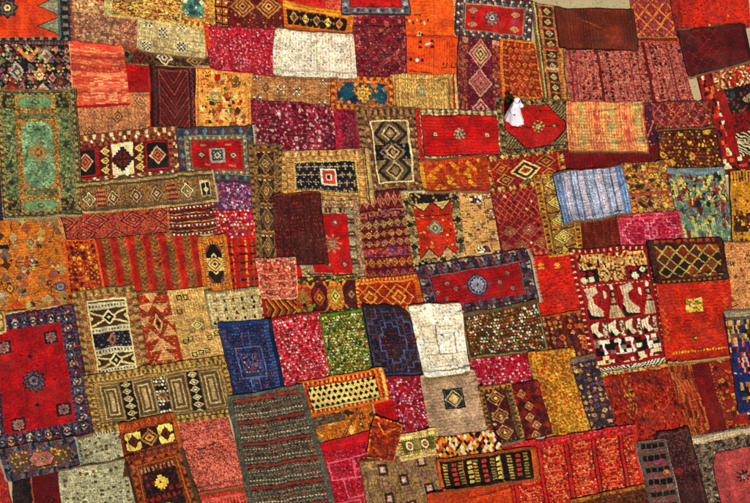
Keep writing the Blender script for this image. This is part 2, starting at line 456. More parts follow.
def w(p):
    p.fill('1A1312'); p.wob(.8, 6); p.blobs(9, ['A8745C', '7A4A3A', '5E6A4A', '8A7A5A', '9A5A2E', '6A5A5E', 'B0925A'], .95, .42, .5, 'd'); p.blobs(4.6, ['A89A5A', '6E3A2A', '4E6A5E', 'B0846A', '7A2A1E', '8E5A6A'], .6, .4, .5, 'd')
    p.ln(.33, .1, .42, .26, 2.6, 'C07A42'); p.ln(.42, .26, .56, .08, 2.6, 'C07A42'); p.di(.25, .5, 7, 9, ['8E8A78', '4A4A4A', 'B5A88A']); p.di(.54, .56, 5, 6, ['B8A06A', '8E4A2E', 'C0B080']); p.di(.66, .2, 7, 6, ['9A8A6E', '6A5A50'])
    p.di(.72, .62, 6, 7, ['1A1312', 'B0745E', '6A4A3E']); p.di(.15, .82, 7, 8, ['7A2414', '9A3A1E']); p.di(.57, .85, 6, 6, ['B5886A', '8E5A48']); p.di(.83, .73, 6, 6, ['5A2A26', '8A5A44'])
    p.frame(0, 1, '120D0C')
rug([(-4, 46), (70, 48), (74, 95), (4, 98)], 'black rug strewn with many coloured diamonds, under the orange rosette rug', w, fr='rl', frc='D0BC8A', frl=.07)

def w(p): p.fill('1C2236'); p.blobs(4, ['3E4A66', '5A2A3A', '6A6A7A', '2A3050'], .9, .36); p.vb([(.93, 1, '2A1A20')])
rug([(-52, 78), (-1, 78), (9, 227), (-43, 232)], 'dark navy rug whose edge shows at the left, beside the green medallion rug', w, z=0)

def w(p):
    p.fill('BC5038'); p.mott(14, .08)
    for v, h, c in ((.0, .06, 'BC3E2A'), (.1, .05, 'D0724C'), (.19, .04, 'B03A26'), (.26, .05, 'CE6A48'), (.36, .05, 'B23C28'), (.46, .06, 'D27850'), (.56, .04, 'AE3824'), (.64, .07, 'D0704A'), (.76, .04, 'B43E2A'), (.84, .06, 'D4805A')): p.hb([(v, v + h, c)])
    p.cells(5, 1, ['D07A54', 'BC4A30', 'C4553A'], .35); p.sub(.33, .5, 1, .97).cells(4, 1.2, ['D88A62', 'C65A3C'], .4); p.hb([(.965, 1, 'A00F10')]); p.vb([(0, .02, 'D9886A')]); p.abr('h', 5, .2)
rug([(71, 44), (123, 49), (129, 105), (75, 107)], 'coral rug with faint horizontal stripes and a red lower hem', w, z=3, wr=.014)

def w(p):
    p.fill('3A241A'); p.cells(1.7, 1.7, ['5A3E26', '2A1A16', '4E2A20', '6A5434'], .8); p.hb([(.78, .84, '8A7A48'), (.84, .92, '4A4028'), (.92, 1, '827442'), (0, .1, '6A4A30')])
    for u, c in ((.2, '7A2A1C'), (.48, 'D0A888'), (.82, '9A7A4A')): p.di(u, .4, 8, 7, [c, '2A1A16', c, '1E1412'])
    p.di(.05, .4, 7, 6, ['5A5A3A', '2A1A16'])
rug([(123, 46), (208, 58), (210, 71), (125, 68)], 'narrow dark brown rug with a cream diamond, showing under the sage kilim', w, z=0)

def w(p): p.fill('A80C0A'); p.mott(9, .18); p.abr('h', 14, .15); p.hb([(.92, 1, '4E0C0A')])
rug([(124, 67), (152, 69), (154, 97), (127, 96)], 'small plain red rug between the coral rug and the maroon chevron rug', w)

def w(p):
    p.fill('A07048'); p.cyc('v', 16, [(.35, '96664A'), (.3, 'A87A4E'), (.1, '8A5A3E')]); p.cells(1.4, 1.4, ['B08256', '946442', 'A8764A'], .6)
    for u, v in ((.53, .55), (.83, .2), (.18, .85), (.84, .9), (.18, .2)): p.di(u, v, 6, 6, ['5A3028', 'A87A4E', '5A3028', 'B08256']); p.di(u, v, 1, 1, ['3A2020'])
    p.frame(0, .8, '7A4A30')
rug([(74, 96), (153, 94), (156, 132), (77, 139)], 'tan rug with small outlined diamonds, below the coral rug', w, z=1)

def w(p):
    p.fill('4A0F10'); p.mott(4, .12); p.vb([(0, .03, 'B01A12'), (.03, .08, '2E0A0E')]); a = p.sub(.2, .05, .8, 1).fill('571616'); a.mott(5, .15); a.chev(11, 1.5, 1.1, '9A4A3A'); a.chev(5.5, 1.5, .6, '7E2E24'); a.frame(0, .9, '7A4440')
    p.vzig(.13, 1, 5, .6, '6E3230'); p.vzig(.88, 1, 5, .6, '7A4440'); p.vb([(.97, 1, '2A080A')])
rug([(150, 68), (196, 71), (199, 130), (152, 131)], 'dark maroon rug with nested chevrons pointing up', w, z=1)

def w(p):
    p.fill('C9893F'); p.cells(1.6, 1.6, ['D69A50', 'BC7C38'], .5); p.frame(2, 1, 'A8682E')
    a = p.ins(5, 5, 5, 4); a.scat(60, ['8E2A14', '4A2A1A', 'A8441C', '6E6A3A', 'B5521E', '7A5A34', 'D9B070'], 3, 6, 'gsodl', 4); a.sq(.35, .08, 2.5, 3, ['9A1C12']); a.scat(22, ['7A2414', '9A5A22', '5A4A2A'], 2, 4, 'gs', 9); a.ov(.33, .45, 5, 5, ['8A8A5A', 'C9A25A'])
rug([(197, 69), (251, 70), (250, 130), (198, 131)], 'peach-yellow rug scattered with small dark figures', w, z=2, fr='t', frc='B5A878', frl=.06)

def w(p):
    p.fill('A80F24'); p.cells(1.3, 1.3, ['C01A30', '8E0C20', 'B83A4A', 'A80F24'], .8); p.blobs(2.6, ['C96A7A', '7A1438', 'D08A90'], .45, .3); p.cyc('v', 11, [(.08, '960C1E')]); p.sub(.45, .2, .55, 1).cells(1.6, 1.6, ['C0707E', 'A01830'], .5)
    p.frame(0, 1.4, '8A1018'); p.sub(0, 0, .06, .5).fill('C0420F')
rug([(206, 29), (278, 32), (278, 77), (211, 69)], 'crimson rug flecked with pink, left of the white rug at the top', w, z=2, wr=.016)

def w(p):
    p.fill('CDC4A8'); p.cells(1.5, 1.3, ['DAD2BA', 'BEB496', 'D4CAAE', 'C6BC9E'], .8); p.blobs(4.2, ['A89E88', 'A8A69A', 'B8A684', '949A98'], .4, .22, .6, sy=3.4); p.sub(.52, .05, .53, .95).fill('AEA68A'); p.mott(14, .05)
rug([(277, 33), (353, 38), (356, 79), (275, 76)], 'shaggy off-white rug lying in the upper part, below the black chain rug', w, z=3, t=.02, wr=.02, bow={'l': 1.2})

def w(p):
    p.fill('8A6238'); p.cells(2.4, 1.1, ['9A7244', '7A5430', '8E6A44', 'A07C4E'], .8); p.abr('h', 6, .15)
    for u, v in ((.1, .12), (.37, .45), (.56, .52), (.86, .16), (.11, .82), (.85, .85)): p.check(u, v, 7, 'D9C49A', '33241A')
    p.di(.2, .45, 4, 5, ['5A4A34', '8A6238'])
rug([(250, 74), (334, 76), (334, 111), (249, 105)], 'brown rug with six small checkered crosses, left of the teal medallion rug', w, z=1)

def w(p):
    p.fill('A8501A'); p.cells(1.5, 1.5, ['B8682A', '8E3A14', 'B07A30'], .7); p.fd(1, 4, 4.5, ['C9882E', '7A2A14'], 'd', .5); a = p.ins(6, 6, 7, 6).fill('155A68'); a.fd(0, 5, 8, ['A8682A', '1E3A66', 'B58A3A', '2E6A5E'], 'o', .4); a.blobs(5, ['0F4A62', '2A6A70', 'A8762E'], .6, .34)
    a.star(.53, .5, 8.5, ['7A4A1E', 'D0A24A', 'C9962E', '8A5A20', 'D9B866', 'B55A1E'], 8, .15); a.blobs(11, ['14284E'], .4, .3)
    p.frame(0, 1, '8E2A10')
rug([(332, 77), (392, 80), (393, 111), (331, 109)], 'small ochre-bordered teal rug with a gold central medallion', w, z=2, t=.016)

def w(p):
    p.fill('78102A'); 
    for u, ww, c in ((.0, .1, '6A0E26'), (.1, .06, '8A1630'), (.22, .04, '5A0C22'), (.34, .1, '861A34'), (.47, .03, '560C20'), (.56, .12, '8E2240'), (.7, .03, '5E0C22'), (.76, .07, 'A8123A'), (.83, .04, '5A0A24'), (.87, .08, '74102E'), (.95, .05, '9C1040')): p.sub(u, 0, u + ww, 1).fill(c)
    p.cells(1.5, 1.5, ['8E2440', '5E0C26', '7A1634', '9A3A4C'], .5); a = p.sub(.02, 0, .76, 1); a.cyc('h', 6, [(.14, '520C1E')]); a.blobs(3.6, ['A8606A', 'B88278', '4E0E20', 'A03A50', '6A1228'], .7, .34, .5); a.blobs(7.5, ['B8707A', 'C09088', '4A0C20'], .45, .22, .4)
    p.abr('v', 9, .14)
rug([(251, 102), (358, 110), (362, 153), (254, 149)], 'wide crimson and magenta banded rug in the upper middle, above the navy panel rug', w, z=1)

def w(p):
    p.fill('6E0F22'); p.wob(.8, 6); p.latc(7, 7, ['8E2034', '5A1028', '7A3A34', 'A04A44', '7A1424', '5E2A3A', '94303A'], .1); p.blobs(3.4, ['B06A5A', '8A6A44', '3A1020', 'A83A3E', '7A1A30'], .5, .3, .5); p.cells(1.3, 1.3, ['8A2A38', '5E1020'], .25)
    p.sub(0, 0, 1, .2).fill('7E1A2C').blobs(6, ['A85A5A', 'B04A3E', '5A1424'], .9, .36, .3); p.hb([(.2, .22, '3E0A18'), (0, .04, '4E0C1A')]); p.frame(0, 1.2, '4E0E1C')
rug([(352, 14), (404, 14), (406, 80), (355, 80)], 'crimson rug crowded with small diamonds, between the white and the orange rugs', w, z=1)

def w(p):
    p.fill('A88E50'); p.cyc('v', 8.5, [(.12, '7A6034'), (.2, 'B8A062'), (.08, '8A7040'), (.3, None), (.1, '8E6A38')]); p.cells(1.3, 1.8, ['B59C5C', '947A42', 'A8803E'], .6); a = p.sub(.08, .12, .88, .9); a.frame(0, .8, '7A5A30'); p.ov(.47, .45, 3.5, 4, ['7A8A6A', 'B5A468'])
    p.vb([(.935, .965, 'A01A10'), (.965, 1, 'B8A062')])
rug([(391, 77), (455, 77), (457, 113), (392, 112)], 'straw-yellow rug with thin vertical lines, below the bright orange rugs', w, z=1)

def w(p):
    p.fill('6A5034'); p.cells(1.4, 1.4, ['7E6240', '5A4028', '8A6A44', '6A3E2A'], .85); p.fd(1, 5, 4, ['8E7448', '3A2A20'], 's', .6); p.fd(7, 4, 5, ['7E4A34', '4A3A28', 'A08254'], 'd', .5); p.frame(11.3, 1, '4A3424')
    a = p.ins(12.5, 11, 11, 11).fill('C9B482'); a = a.ins(1.4).fill('4E4232'); a.wob(.2)
    for v in (.2, .82):
        for k in range(7, 0, -1): a.di(.5, v, k * 4.3, k * 4.6, [('6A5A40', '2E2620', '85714C')[k % 3]])
        a.di(.5, v, 9, 10, ['A8966A', '241C18', '7E6C4A', '9A845E'])
    m = a.sub(0, .38, 1, .64).fill('17110F'); m.blobs(5, ['5A3A34', '6A6A70'], .7, .25, .3, 'd'); m.di(.5, .5, 12, 11, ['7A6A50', '1E1614', 'A08C62', '3A2A22', '948054'])
rug([(356, 111), (417, 111), (425, 192), (369, 195)], 'brown rug with a cream-framed panel of three stacked diamonds', w, z=2, t=.017)

def w(p):
    p.fill('9A8860'); p.vb([(0, .03, 'A01A14')]); p.fd(0, 6, 4.4, ['C9B88A', '5A3A2A', 'B0A070', '7E5A3A'], 's', .6); p.cells(1.3, 1.3, ['8E7A52', '5E4230'], .3); p.frame(5, 1, '4E1A14')
    a = p.ins(6, 6, 6, 6).fill('B30D0A'); a.mott(8, .12); a.star(.49, .47, 7.5, ['4A2A1E', '9A8A68', '3A2420', '8E8A78', '5A2A24'], 8, .3)
    for u in (.16, .86): a.sq(u, .48, 2.4, 2.2, ['4E1A14', 'A89A6A', '3A1A14'])
    p.sub(0, 0, .05, 1).fill('A8201A').knots(.3)
rug([(416, 111), (500, 113), (505, 159), (421, 161)], 'bright red rug with cream border and small star, left of the person in white', w, z=2, fr='r', frc='CDBB8C', frl=.12, t=.016)

def w(p):
    p.fill('4A3C24'); p.cells(1.4, 1.4, ['6E6238', '33281A', '84764A', '5A4028'], .9); p.fd(0, 4.5, 4.5, ['8E8050', '241C14', '6A3A22'], 'd', .5); p.frame(5, .8, '2A1A12')
    a = p.ins(5.6, 5, 3.5, 6).fill('5E5234'); t = ((a.x + a.y * .9) / 3.2) % 1; a.put(t < .4, '3E3422'); a.put(t > .8, '94865A')
    a.poly([(.27, 0), (.74, 0), (1, .38), (1, .62), (.74, 1), (.32, 1), (.0, .58), (.0, .4)], '1E1410'); a.poly([(.28, .02), (.73, .02), (.98, .4), (.98, .6), (.73, .98), (.33, .98), (.025, .56), (.025, .42)], 'A9140B')
    a.poly([(0, .0), (.28, .0), (.02, .42)], '9A140B'); a.sq(.5, .52, 24, .7, ['4A1A10']); a.star(.55, .5, 8, ['33221A', '9A8652', '4E2A1E', 'A89460', '6A4A2C'], 8, .34); a.di(.82, .5, 4, 2.6, ['4A2A1E', '8E8050']); a.di(.6, .12, 2, 1.5, ['5A1E14'])
    p.mott(8, .08)
rug([(497, 101), (567, 103), (568, 149), (503, 156)], 'red rug with a hexagonal field under the feet of the person in white', w, z=3, t=.017, fr='t', frc='8E7E50', frl=.05)

def w(p):
    p.fill('C4804A'); p.mott(9, .06)
    for u, ww, c in ((.03, .05, 'C0603E'), (.1, .03, 'CE9A60'), (.16, .09, 'B09C60'), (.29, .03, 'C87448'), (.35, .08, 'C46444'), (.47, .02, 'CE9A60'), (.53, .1, 'AE9E62'), (.67, .03, 'C87448'), (.73, .08, 'C4644A'), (.87, .08, 'B49E62')): p.sub(u, 0, u + ww, 1).fill(c)
    p.cyc('v', 2.5, [(.22, 'AE5638'), (.4, None), (.14, 'CE9C62')]); p.cyc('h', 12, [(.5, None), (.1, 'BC7E50')])
    for i, u in enumerate((.205, .58, .91)):
        for v in (.12, .4, .72): p.sq(u + 0, v + .06 * (i % 2), 2.8, 3.4, ['96985C'])
    for u in (.39, .77):
        for v in (.28, .6): p.sq(u, v, 2.6, 3.6, ['B8503A'])
    p.cells(1.2, 5, ['C88A54', 'B86A44', 'BC9058'], .22); p.ln(.4, .22, .78, .04, .6, '6A3A24'); p.vb([(.97, 1, 'A8201A')]); p.frame(0, .8, 'B86A4A')
rug([(566, 105), (641, 104), (647, 152), (569, 151)], 'peach kilim with pale green and coral vertical stripes, right of the hexagonal red rug', w, z=4, kind='kilim', t=.010, wr=.018)

def w(p): p.fill('720A0B'); p.mott(10, .15); p.abr('v', 16, .12); p.abr('h', 12, .1); p.cells(1.2, 1.2, ['7E0E0E', '66080A'], .4)
rug([(562, 150), (658, 144), (661, 166), (563, 179)], 'plain crimson rug under the peach striped kilim', w, z=1)

def w(p):
    p.fill('6A1522'); p.cells(1.6, 1.6, ['7E2A2E', '5A1428', '8E4034', '6E1A1E'], .8); p.lat(11, 12, .9, 'A05A40'); p.sub(0, 0, .17, 1).fill('4E1430').knots(.3); p.blobs(3.6, ['B0763E', 'A83A20', '7A4A6A'], .3, .28); p.sub(0, 0, .17, 1).ln(0, .8, 1, .4, 1, 'A0643A')
    p.ln(.17, .85, .3, .6, 1, '8A7A3A'); p.frame(0, 1, '5A1A24')
rug([(641, 105), (707, 103), (714, 142), (648, 147)], 'dark red rug with thin lattice lines and a purple side band', w, z=1)

def w(p):
    p.fill('4E1A0A'); p.cells(1.5, 1.5, ['6A2A10', '3A120A', '5E2410'], .7); p.blobs(4.4, ['A0621E', '8E3A14', 'B5842E', '6A4A1E'], .8, .32, .5); p.blobs(9, ['C08A2E'], .4, .3, .7); p.blobs(7, ['3A140A'], .5, .2); p.hb([(.46, .49, '33100A')]); p.frame(0, 2, '40140A')
rug([(657, 133), (714, 131), (723, 172), (660, 168)], 'dark rust rug covered in small gold dots, left of the red pictorial carpet', w, z=2)
# ------------------------------------------------------------------ middle rows
def w(p):
    p.fill('6E6638'); p.cells(1.4, 1.4, ['80744A', '54502C', '8E8252', '5E5A38', '6A7A4A'], .9); p.frame(1.2, 1, '3E3420'); p.fd(2, 3, 4, ['94844C', '3E3A22'], 'd', .5)
    a = p.ins(5.5, 4, 8, 5).fill('5E7648'); a.cells(1.5, 1.5, ['6E8454', '4E663E', '7E8658', '5A7046'], .8); a.blobs(4.6, ['35513A', '869260', '44603E', '8A7A48'], .8, .36)
    a.blobs(9, ['33402A', '8E8450'], .5, .24, .4)
    for u, v in ((.0, 0), (.8, 0), (0, .89), (.8, .89)): b = a.sub(u, v, u + .2, v + .11).fill('4E3A22'); b.blobs(4, ['8A6A34', '2E2A1C', '5E7A4A'], .9, .38)
    for v in (.005, .89): b = a.sub(.2, v, .8, v + .105).fill('94763E'); b.knots(.25); b.blobs(3.4, ['A88A4A', '6A5A34'], .5, .3); b.poly([(.03, .5), (.18, .08), (.82, .08), (.97, .5), (.82, .92), (.18, .92)], '5E7A50'); b.poly([(.06, .5), (.2, .16), (.8, .16), (.94, .5), (.8, .84), (.2, .84)], '648A60'); b.di(.5, .5, 5, 3, ['3E5A3E', '8A8A54'])
    c = a.sub(.19, .125, .81, .875).fill('8E6A34'); c.knots(.35, 1.2, 1.2); c.blobs(3.4, ['A8823E', '6A4A24', '7A7A48'], .6, .3); c.sub(.1, .03, .9, .1).fill('5A6E48').blobs(3.6, ['3A4A2C', '7E7A44'], .8, .35); c.sub(.1, .9, .9, .965).fill('5E6A44').blobs(3.6, ['3A4A2C', '7E7A44'], .8, .35)
    d = c.sub(.13, .13, .87, .885).fill('668E66'); d.cells(1.6, 1.4, ['769A74', '5A8260', '688E66', '80A078'], .8); d.blobs(4, ['42704E', '7E9A6C', '54805A'], .6, .3); d.mott(7, .16)
    for u in (0, 1):
        for v in (0, 1): d.di(u, v, 6, 7, ['8E6E38', '7A5A2E']); d.di(u, v, 3.6, 11, ['94743A'])
    d.di_c(.5, .47, 10, 9, ['96783E', '6E8A5A', 'A07A3E', '6A5A34', 'A8743A'])
rug([(-3, 94), (76, 93), (82, 214), (5, 219)], 'tall green rug with a small tan centre medallion and ornate border', w, z=3, fr='bt', frc='B8A570', frl=.10, t=.020, bind='3A2C1C')

def w(p):
    p.fill('6A4A2C'); p.cells(1.5, 1.5, ['7E5E38', '4E3424', '8A4A2E'], .7); p.fd(1.2, 4, 5.9, ['C9B07A', '8E3A22', 'B89A62', '6A2A1C'], 's', .7); p.fd(5, 3.4, 5, ['7A2A1C', 'D0BC88', '5A2A20'], 'd', .4); p.fd(8, 4, 4, ['A04A24', '4A2A1C'], 's', .6); p.sub(0, .93, 1, 1).fill('6E6A4A').knots(.2)
    a = p.ins(0, 11, 12, 7).fill('961E10'); a.frame(1, 1.2, '5A1410')
    for u, in ((.1,), (.88,)): b = a.sub(u - .12, .08, u + .1, .9).fill('1C161A'); b.di(.5, .5, 8, 9, ['C08A6A', '6A1A14', 'B0603E', '4A1A16', 'A06A48'])
    for u in (.31, .68): b = a.sub(u - .065, .05, u + .065, .95).fill('5E1410'); b.til(b.W, b.H / 3).di(.5, .5, b.W * .5, b.H / 6, [None, 'D0A862', '3A1410', 'C9903E']); b.vzig(.5, 3, 9, .8, 'C99A50')
    c = a.sub(.385, .0, .61, 1).fill('D6C38E'); c.knots(.08); c.di_c(.5, .5, 11, 10, ['3A1A14', '3A1A14', '7A2A1C', '4A1A16', '8E3A24']); c.sq(.5, .5, 11, 1.4, ['3A1A14']); c.sq(.5, .5, 1.2, 10, ['3A1A14'])
rug([(77, 138), (178, 128), (182, 176), (80, 186)], 'red panelled rug with a cream square and stepped black cross at its centre', w, z=2, t=.017)

def w(p):
    p.fill('7A6338'); p.cells(1.5, 1.5, ['8E7442', '665030', '7A5A34'], .8); p.hb([(0, .07, '5A5A3A'), (.07, .13, '948250'), (.13, .19, '4A4430'), (.87, .94, '5E5438'), (.94, 1, '9A8A58')])
    for i, u in enumerate((.07, .245, .41, .565, .79)): p.di(u, .55, 7.5, 8.5, [('1E1814', 'B09C70', '1A1614', '8E7A54', '1E1814', 'B8A478') , ('241C18', '94805A', '1E1814', '6A4A3A', 'B09A6E', '241C18')][(i in (1, 2, 3))])
    for u in (.155, .68): b = p.sub(u - .035, .25, u + .035, .85).fill('6A3222'); b.cyc('h', 4, [(.45, 'A0683E')])
    b = p.sub(.89, .3, .965, .82).fill('B8A478'); b.sub(.08, .1, .45, .9).fill('241C16'); b.sub(.55, .1, .9, .9).fill('241C16'); b.di(.5, .5, 3, 3, ['C0AA74'])
rug([(80, 186), (211, 172), (217, 202), (84, 214)], 'long brown runner with a row of black outlined diamonds, under the red panelled rug', w, z=4, fr='r', frc='CDBE92', kind='runner', cat='runner', frl=.07)

def w(p):
    p.fill('3E4A50'); p.frame(0, 1.5, '4A2A2C'); p.fd(1.5, 6, 6, ['6A5E62', '2E3E4A', '5E7884', '6A3A34'], 'd', .5); p.frame(7.5, 1, '7E7A5A'); p.fd(8, 4, 4, ['9A9468', '5E6A5A'], 'd', .6)
    a = p.ins(12.5, 11, 11, 11).fill('A00E0C'); a.mott(5, .14)
    a.fd(0, 2, 3, '6A5A48', 't', .6); a.sq(.5, .5, 7.2, 6.6, ['8E9484', '4A4A40', '9AA08E', '7A8078']); a.di(.5, .5, 5, 5, ['3A3A34', 'B0AA90', '5A4A44']); 
    for u in (.2, .8): a.di(u, .5, 4.6, 3.6, ['4A2A24', '96907A', '4A2A24'])
    for u, v in ((.25, .2), (.72, .18), (.3, .8), (.75, .83)): a.sq(u, v, 3, 1, ['A85A48'])
rug([(177, 131), (251, 128), (257, 183), (182, 180)], 'red rug with a blue-grey border and square central medallion, left of the black diamond runner', w, z=2, fr='r', frc='CDBE92', t=.018)

def w(p):
    p.fill('A8691A'); p.mott(7, .12); p.cells(1.7, 1.7, ['B87420', '9A5A1A', 'AE661C'], .5); p.scat(170, ['7A5A3A', '4A3A2A', '8A7A4A', 'A0401A', '9A8A5A', '6E5E4E', 'B0501A', '5A2A14', '9E9452'], 2.5, 6.5, 'gldDlg', 12)
    p.scat(60, ['2E2018', '33261E', '5A5A4A', '7E6A4A'], 2, 4, 'sgl', 3); p.sub(.28, .26, .46, .31).fill('1E1814'); p.sub(.1, .68, .2, .83).fill('7A6A5E').knots(.15); p.poly([(.42, .3), (.35, .4), (.5, .4)], '6A5A4A'); p.ov(.3, .8, 9, 4, ['8E8A6A', 'A8A27A']); p.di(.66, .47, 4, 4, ['5A4A34', 'A8A88A'])
    p.ov(.88, .79, 5, 4.5, ['4A4448', '7A7A84', '5E5E66']); p.di(.42, .74, 5, 6, ['3A2A1E', 'B58A3A', '6A3A1E']); p.sub(.37, .97, .55, 1).fill('2A1A12'); p.frame(0, 1.2, '8E5A1E'); p.sub(.72, 0, 1, .07).fill('8E6A44')
rug([(-42, 228), (60, 215), (74, 303), (-30, 318)], 'yellow-orange rug full of small figures and signs, at the left edge', w, z=2, fr='b', frc='CDBB90', frl=.14, t=.016)

def w(p):
    p.fill('8E3A28'); p.cyc('v', 22, [(.3, '984028'), (.2, '84303A'), (.3, 'A04C2E')]); p.cells(1.4, 1.4, ['A04A32', '7A2A2A', 'A85634'], .6)
    for u, v in ((.33, .32), (.2, .72), (.66, .4), (.9, .28), (.9, .86), (.05, .3), (.48, .9)): p.di(u, v, 13, 8.5, ['3E1614', 'A0503A', '4A1C16', 'A04C34', '5A221A', 'B8684A'])
    p.vb([(0, .03, 'B07A4A'), (.03, .04, '3A1A10')])
rug([(59, 217), (168, 204), (172, 235), (66, 244)], 'brick-red rug with wide flat black-lined diamonds', w, z=2)

def w(p):
    p.fill('4A1816'); p.cyc('h', 8.2, [(.14, '8E1A14'), (.12, '2A1412'), (.2, '5E2A1C'), (.12, 'A0763E'), (.14, '33140F'), (.12, '9A3A20'), (.1, '241210')]); a = p.til(p.W, 8.2); b = a.sub(0, .8, 1, .97); b.cyc('v', 3.6, [(.5, 'CDB890')]); p.vb([(0, .03, 'A86A3A')])
    p.cells(1.5, 1, ['6A2A1E', '3A1412'], .2)
rug([(168, 204), (212, 199), (216, 232), (171, 236)], 'dark red kilim with thin rows of cream dashes, below the long brown runner', w, z=3, kind='kilim')

def w(p):
    p.fill('A83E10'); p.cells(1.5, 1.5, ['B84A14', '942E0E', 'C0601C'], .6); p.blobs(5, ['5A1410', '8E1A0E', 'C98A2A', '4A1612', 'B8641C'], .95, .36, .15); p.blobs(5, ['C07A28'], .3, .15, .1); p.frame(0, 1.8, 'C05A18')
rug([(65, 243), (95, 240), (105, 292), (71, 294)], 'small orange rug spotted with dark red dots, right of the yellow-orange figured rug', w, z=3)

def w(p):
    p.fill('9E1C0E'); p.cyc('v', 15.4, [(.0, None), (.52, None), (.48, '6E5228')]); p.wob(.8, 3); p.cells(2.5, 2.3, ['B02412', '86180C', '8E3418'], .35, 1); a = p.til(15.4, 4); a.sub(.52, 0, 1, 1).chev(4, .8, 1, '8A6E34'); a.sub(.0, 0, .1, 1).fill('B8340F'); a.sub(.45, .2, .55, .7).fill('7A3A18'); p.mott(6, .12)
rug([(95, 242), (198, 233), (208, 291), (105, 297)], 'red rug with broad olive-brown vertical stripes', w, z=2, wr=.014)

def w(p):
    p.fill('5A3468'); p.cells(1.9, 1.9, ['6E3A6A', '8A2A3A', '4A3A78', 'A07A94', '7A4A5A', '3E2A5A', '94607A'], .9); p.blobs(4, ['B8A0B0', '8E1E2E', '3A3A7A'], .4, .3)
rug([(212, 184), (256, 183), (257, 213), (214, 213)], 'small purple multicoloured rug', w, z=1)

def w(p):
    p.fill('B0140F'); p.cells(1.6, 1.6, ['C0241A', '940F14', 'A81A24'], .7); p.blobs(4, ['D99A8A', '5A1A3A', 'D06A5A', '6A4A7A', 'E0B0A0'], .75, .3, .6); p.sub(.92, 0, 1, 1).fill('B8240F')
rug([(212, 213), (258, 211), (259, 237), (214, 238)], 'small red rug with white and purple flecks, under the purple one', w, z=2)

def w(p):
    p.fill('A8120C'); p.mott(5, .12)
    for v in (.2, .34, .5, .62, .78): p.sub(0, v, 1, v + .035).cyc('v', 11, [(.7, '33140F')])
    for u, c in ((.18, 'B8642A'), (.37, '5E4A2A'), (.58, 'C07A2E'), (.78, '6A5A30')): p.sub(u, 0, u + .05, 1).cyc('h', 7, [(.7, c)])
rug([(226, 236), (257, 234), (260, 289), (231, 291)], 'red plaid rug with thin dark and orange lines', w, z=1)

def w(p):
    p.fill('B8701A'); p.cells(1.5, 1.5, ['C8822A', 'A85E16'], .5); p.frame(3, .8, '8E4A14'); a = p.ins(4.5, 6, 4.5, 6).fill('5E3418'); a.fd(0, 2, 3, 'B88A4A', 's', .5); b = a.ins(2).fill('C9A262')
    for v in (.22, .78): b.di(.5, v, 9, 11, ['1A120E', '1A120E', '1A120E'])
    b.di(.5, .5, 10, 10, ['D0A866', '8E3A22', 'CDA462', '7A2A1E', 'D0A866', '4A1E14']); b.sub(0, .3, 1, .35).cyc('v', 3, [(.5, '2A1A14')]); b.sub(0, .66, 1, .7).cyc('v', 3, [(.5, '2A1A14')])
    for u in (0, 1):
        for v in (0, 1): b.di(u, v, 5, 9, ['7A3A20', 'B5703A'])
rug([(199, 239), (225, 237), (232, 290), (205, 292)], 'narrow golden rug with a brown panel of two black diamonds', w, z=3, t=.016)

def w(p):
    p.fill('6A5230'); p.cells(1.5, 1.5, ['7E6438', '543E24', '8E7040'], .85); p.fd(0, 4, 4, ['8A6E3A', '3E2C1A'], 'd', .5); a = p.ins(7, 3, 7, 3).fill('1E1512'); a.blobs(3.4, ['6A4A2A', '3A4A34', '7E3A20'], .6, .3); a.cells(1.8, 1.8, ['4A2A1C', '2E3A2A', '241814', '5E3A20'], .5)
    t = a.til(a.W, 27); t.di(.5, .5, a.W * .5, 11, ['7E6A40', '2A1C16', '7A5630', '2E3A2E', '94804E', '241814', '94804E']); t.sub(0, 0, 1, .09).fill('7E4A26'); t.sub(0, .09, 1, .12).cyc('v', 4, [(.5, 'B8A066')]); t.hzig(.96, 1, 5, 1, 'A07A44')
rug([(250, 148), (281, 149), (279, 262), (258, 262)], 'narrow dark runner with a column of stacked diamonds and a frayed top end', w, z=4, kind='runner', cat='runner', fr='t', frc='9A8450', frl=.09, t=.018)

def w(p):
    p.fill('A07840'); p.cells(1.5, 1.5, ['B08A4E', '8E6A3A', 'A88A58'], .7); p.fd(1, 4, 4, ['8E8A58', '7A4A28', 'B89A62'], 's', .6); p.frame(5.5, .9, '7A5A30'); p.fd(6, 4, 4, ['C0964E', '94703A'], 'd', .5)
    a = p.ins(13, 10, 13, 8).fill('14192C'); a.fd(0, 1.8, 2.6, 'C9A25A', 't', .6); b = a.ins(2); b.cells(1.5, 1.5, ['1E2440', '101424'], .4); b.til(7.4, 7.4, 1).star(.5, .5, 2.9, ['94825A', '4A4A50', 'A08C5A'], 4, .4); a.sq(.54, .5, 7.4, 8, ['DACBA0', 'B8441A', 'B8441A', 'B8441A', 'B8441A']); a.sq(.54, .5, 2.8, 3, ['D6C79C', '1E2A3A', '1E2A3A']); a.sub(0, .95, 1, 1).cyc('v', 3, [(.5, '9A7A40')])
    p.vb([(.955, .965, '4A3A24'), (.965, 1, 'B09A60')])
rug([(281, 154), (367, 151), (372, 204), (284, 197)], 'tan-bordered rug with a navy starred field and an orange square in its centre', w, z=3, fr='r', frc='A8925C', frl=.06, t=.018)

def w(p): p.fill('4E1410'); p.cells(1.5, 2.4, ['5E1C16', '421010', '5A2018'], .7); p.blobs(3.6, ['7E3A24', '6A2A20'], .7, .22, .3, sy=5); p.cyc('v', 7, [(.12, '42100E')]); p.mott(12, .1); p.hb([(0, .02, '8E3A10')]); p.frame(0, .9, '3A0E0C')
rug([(274, 197), (319, 194), (328, 265), (279, 266)], 'plain brownish maroon rug with a fine speckle, overlapping the red star rug', w, z=5, wr=.016)

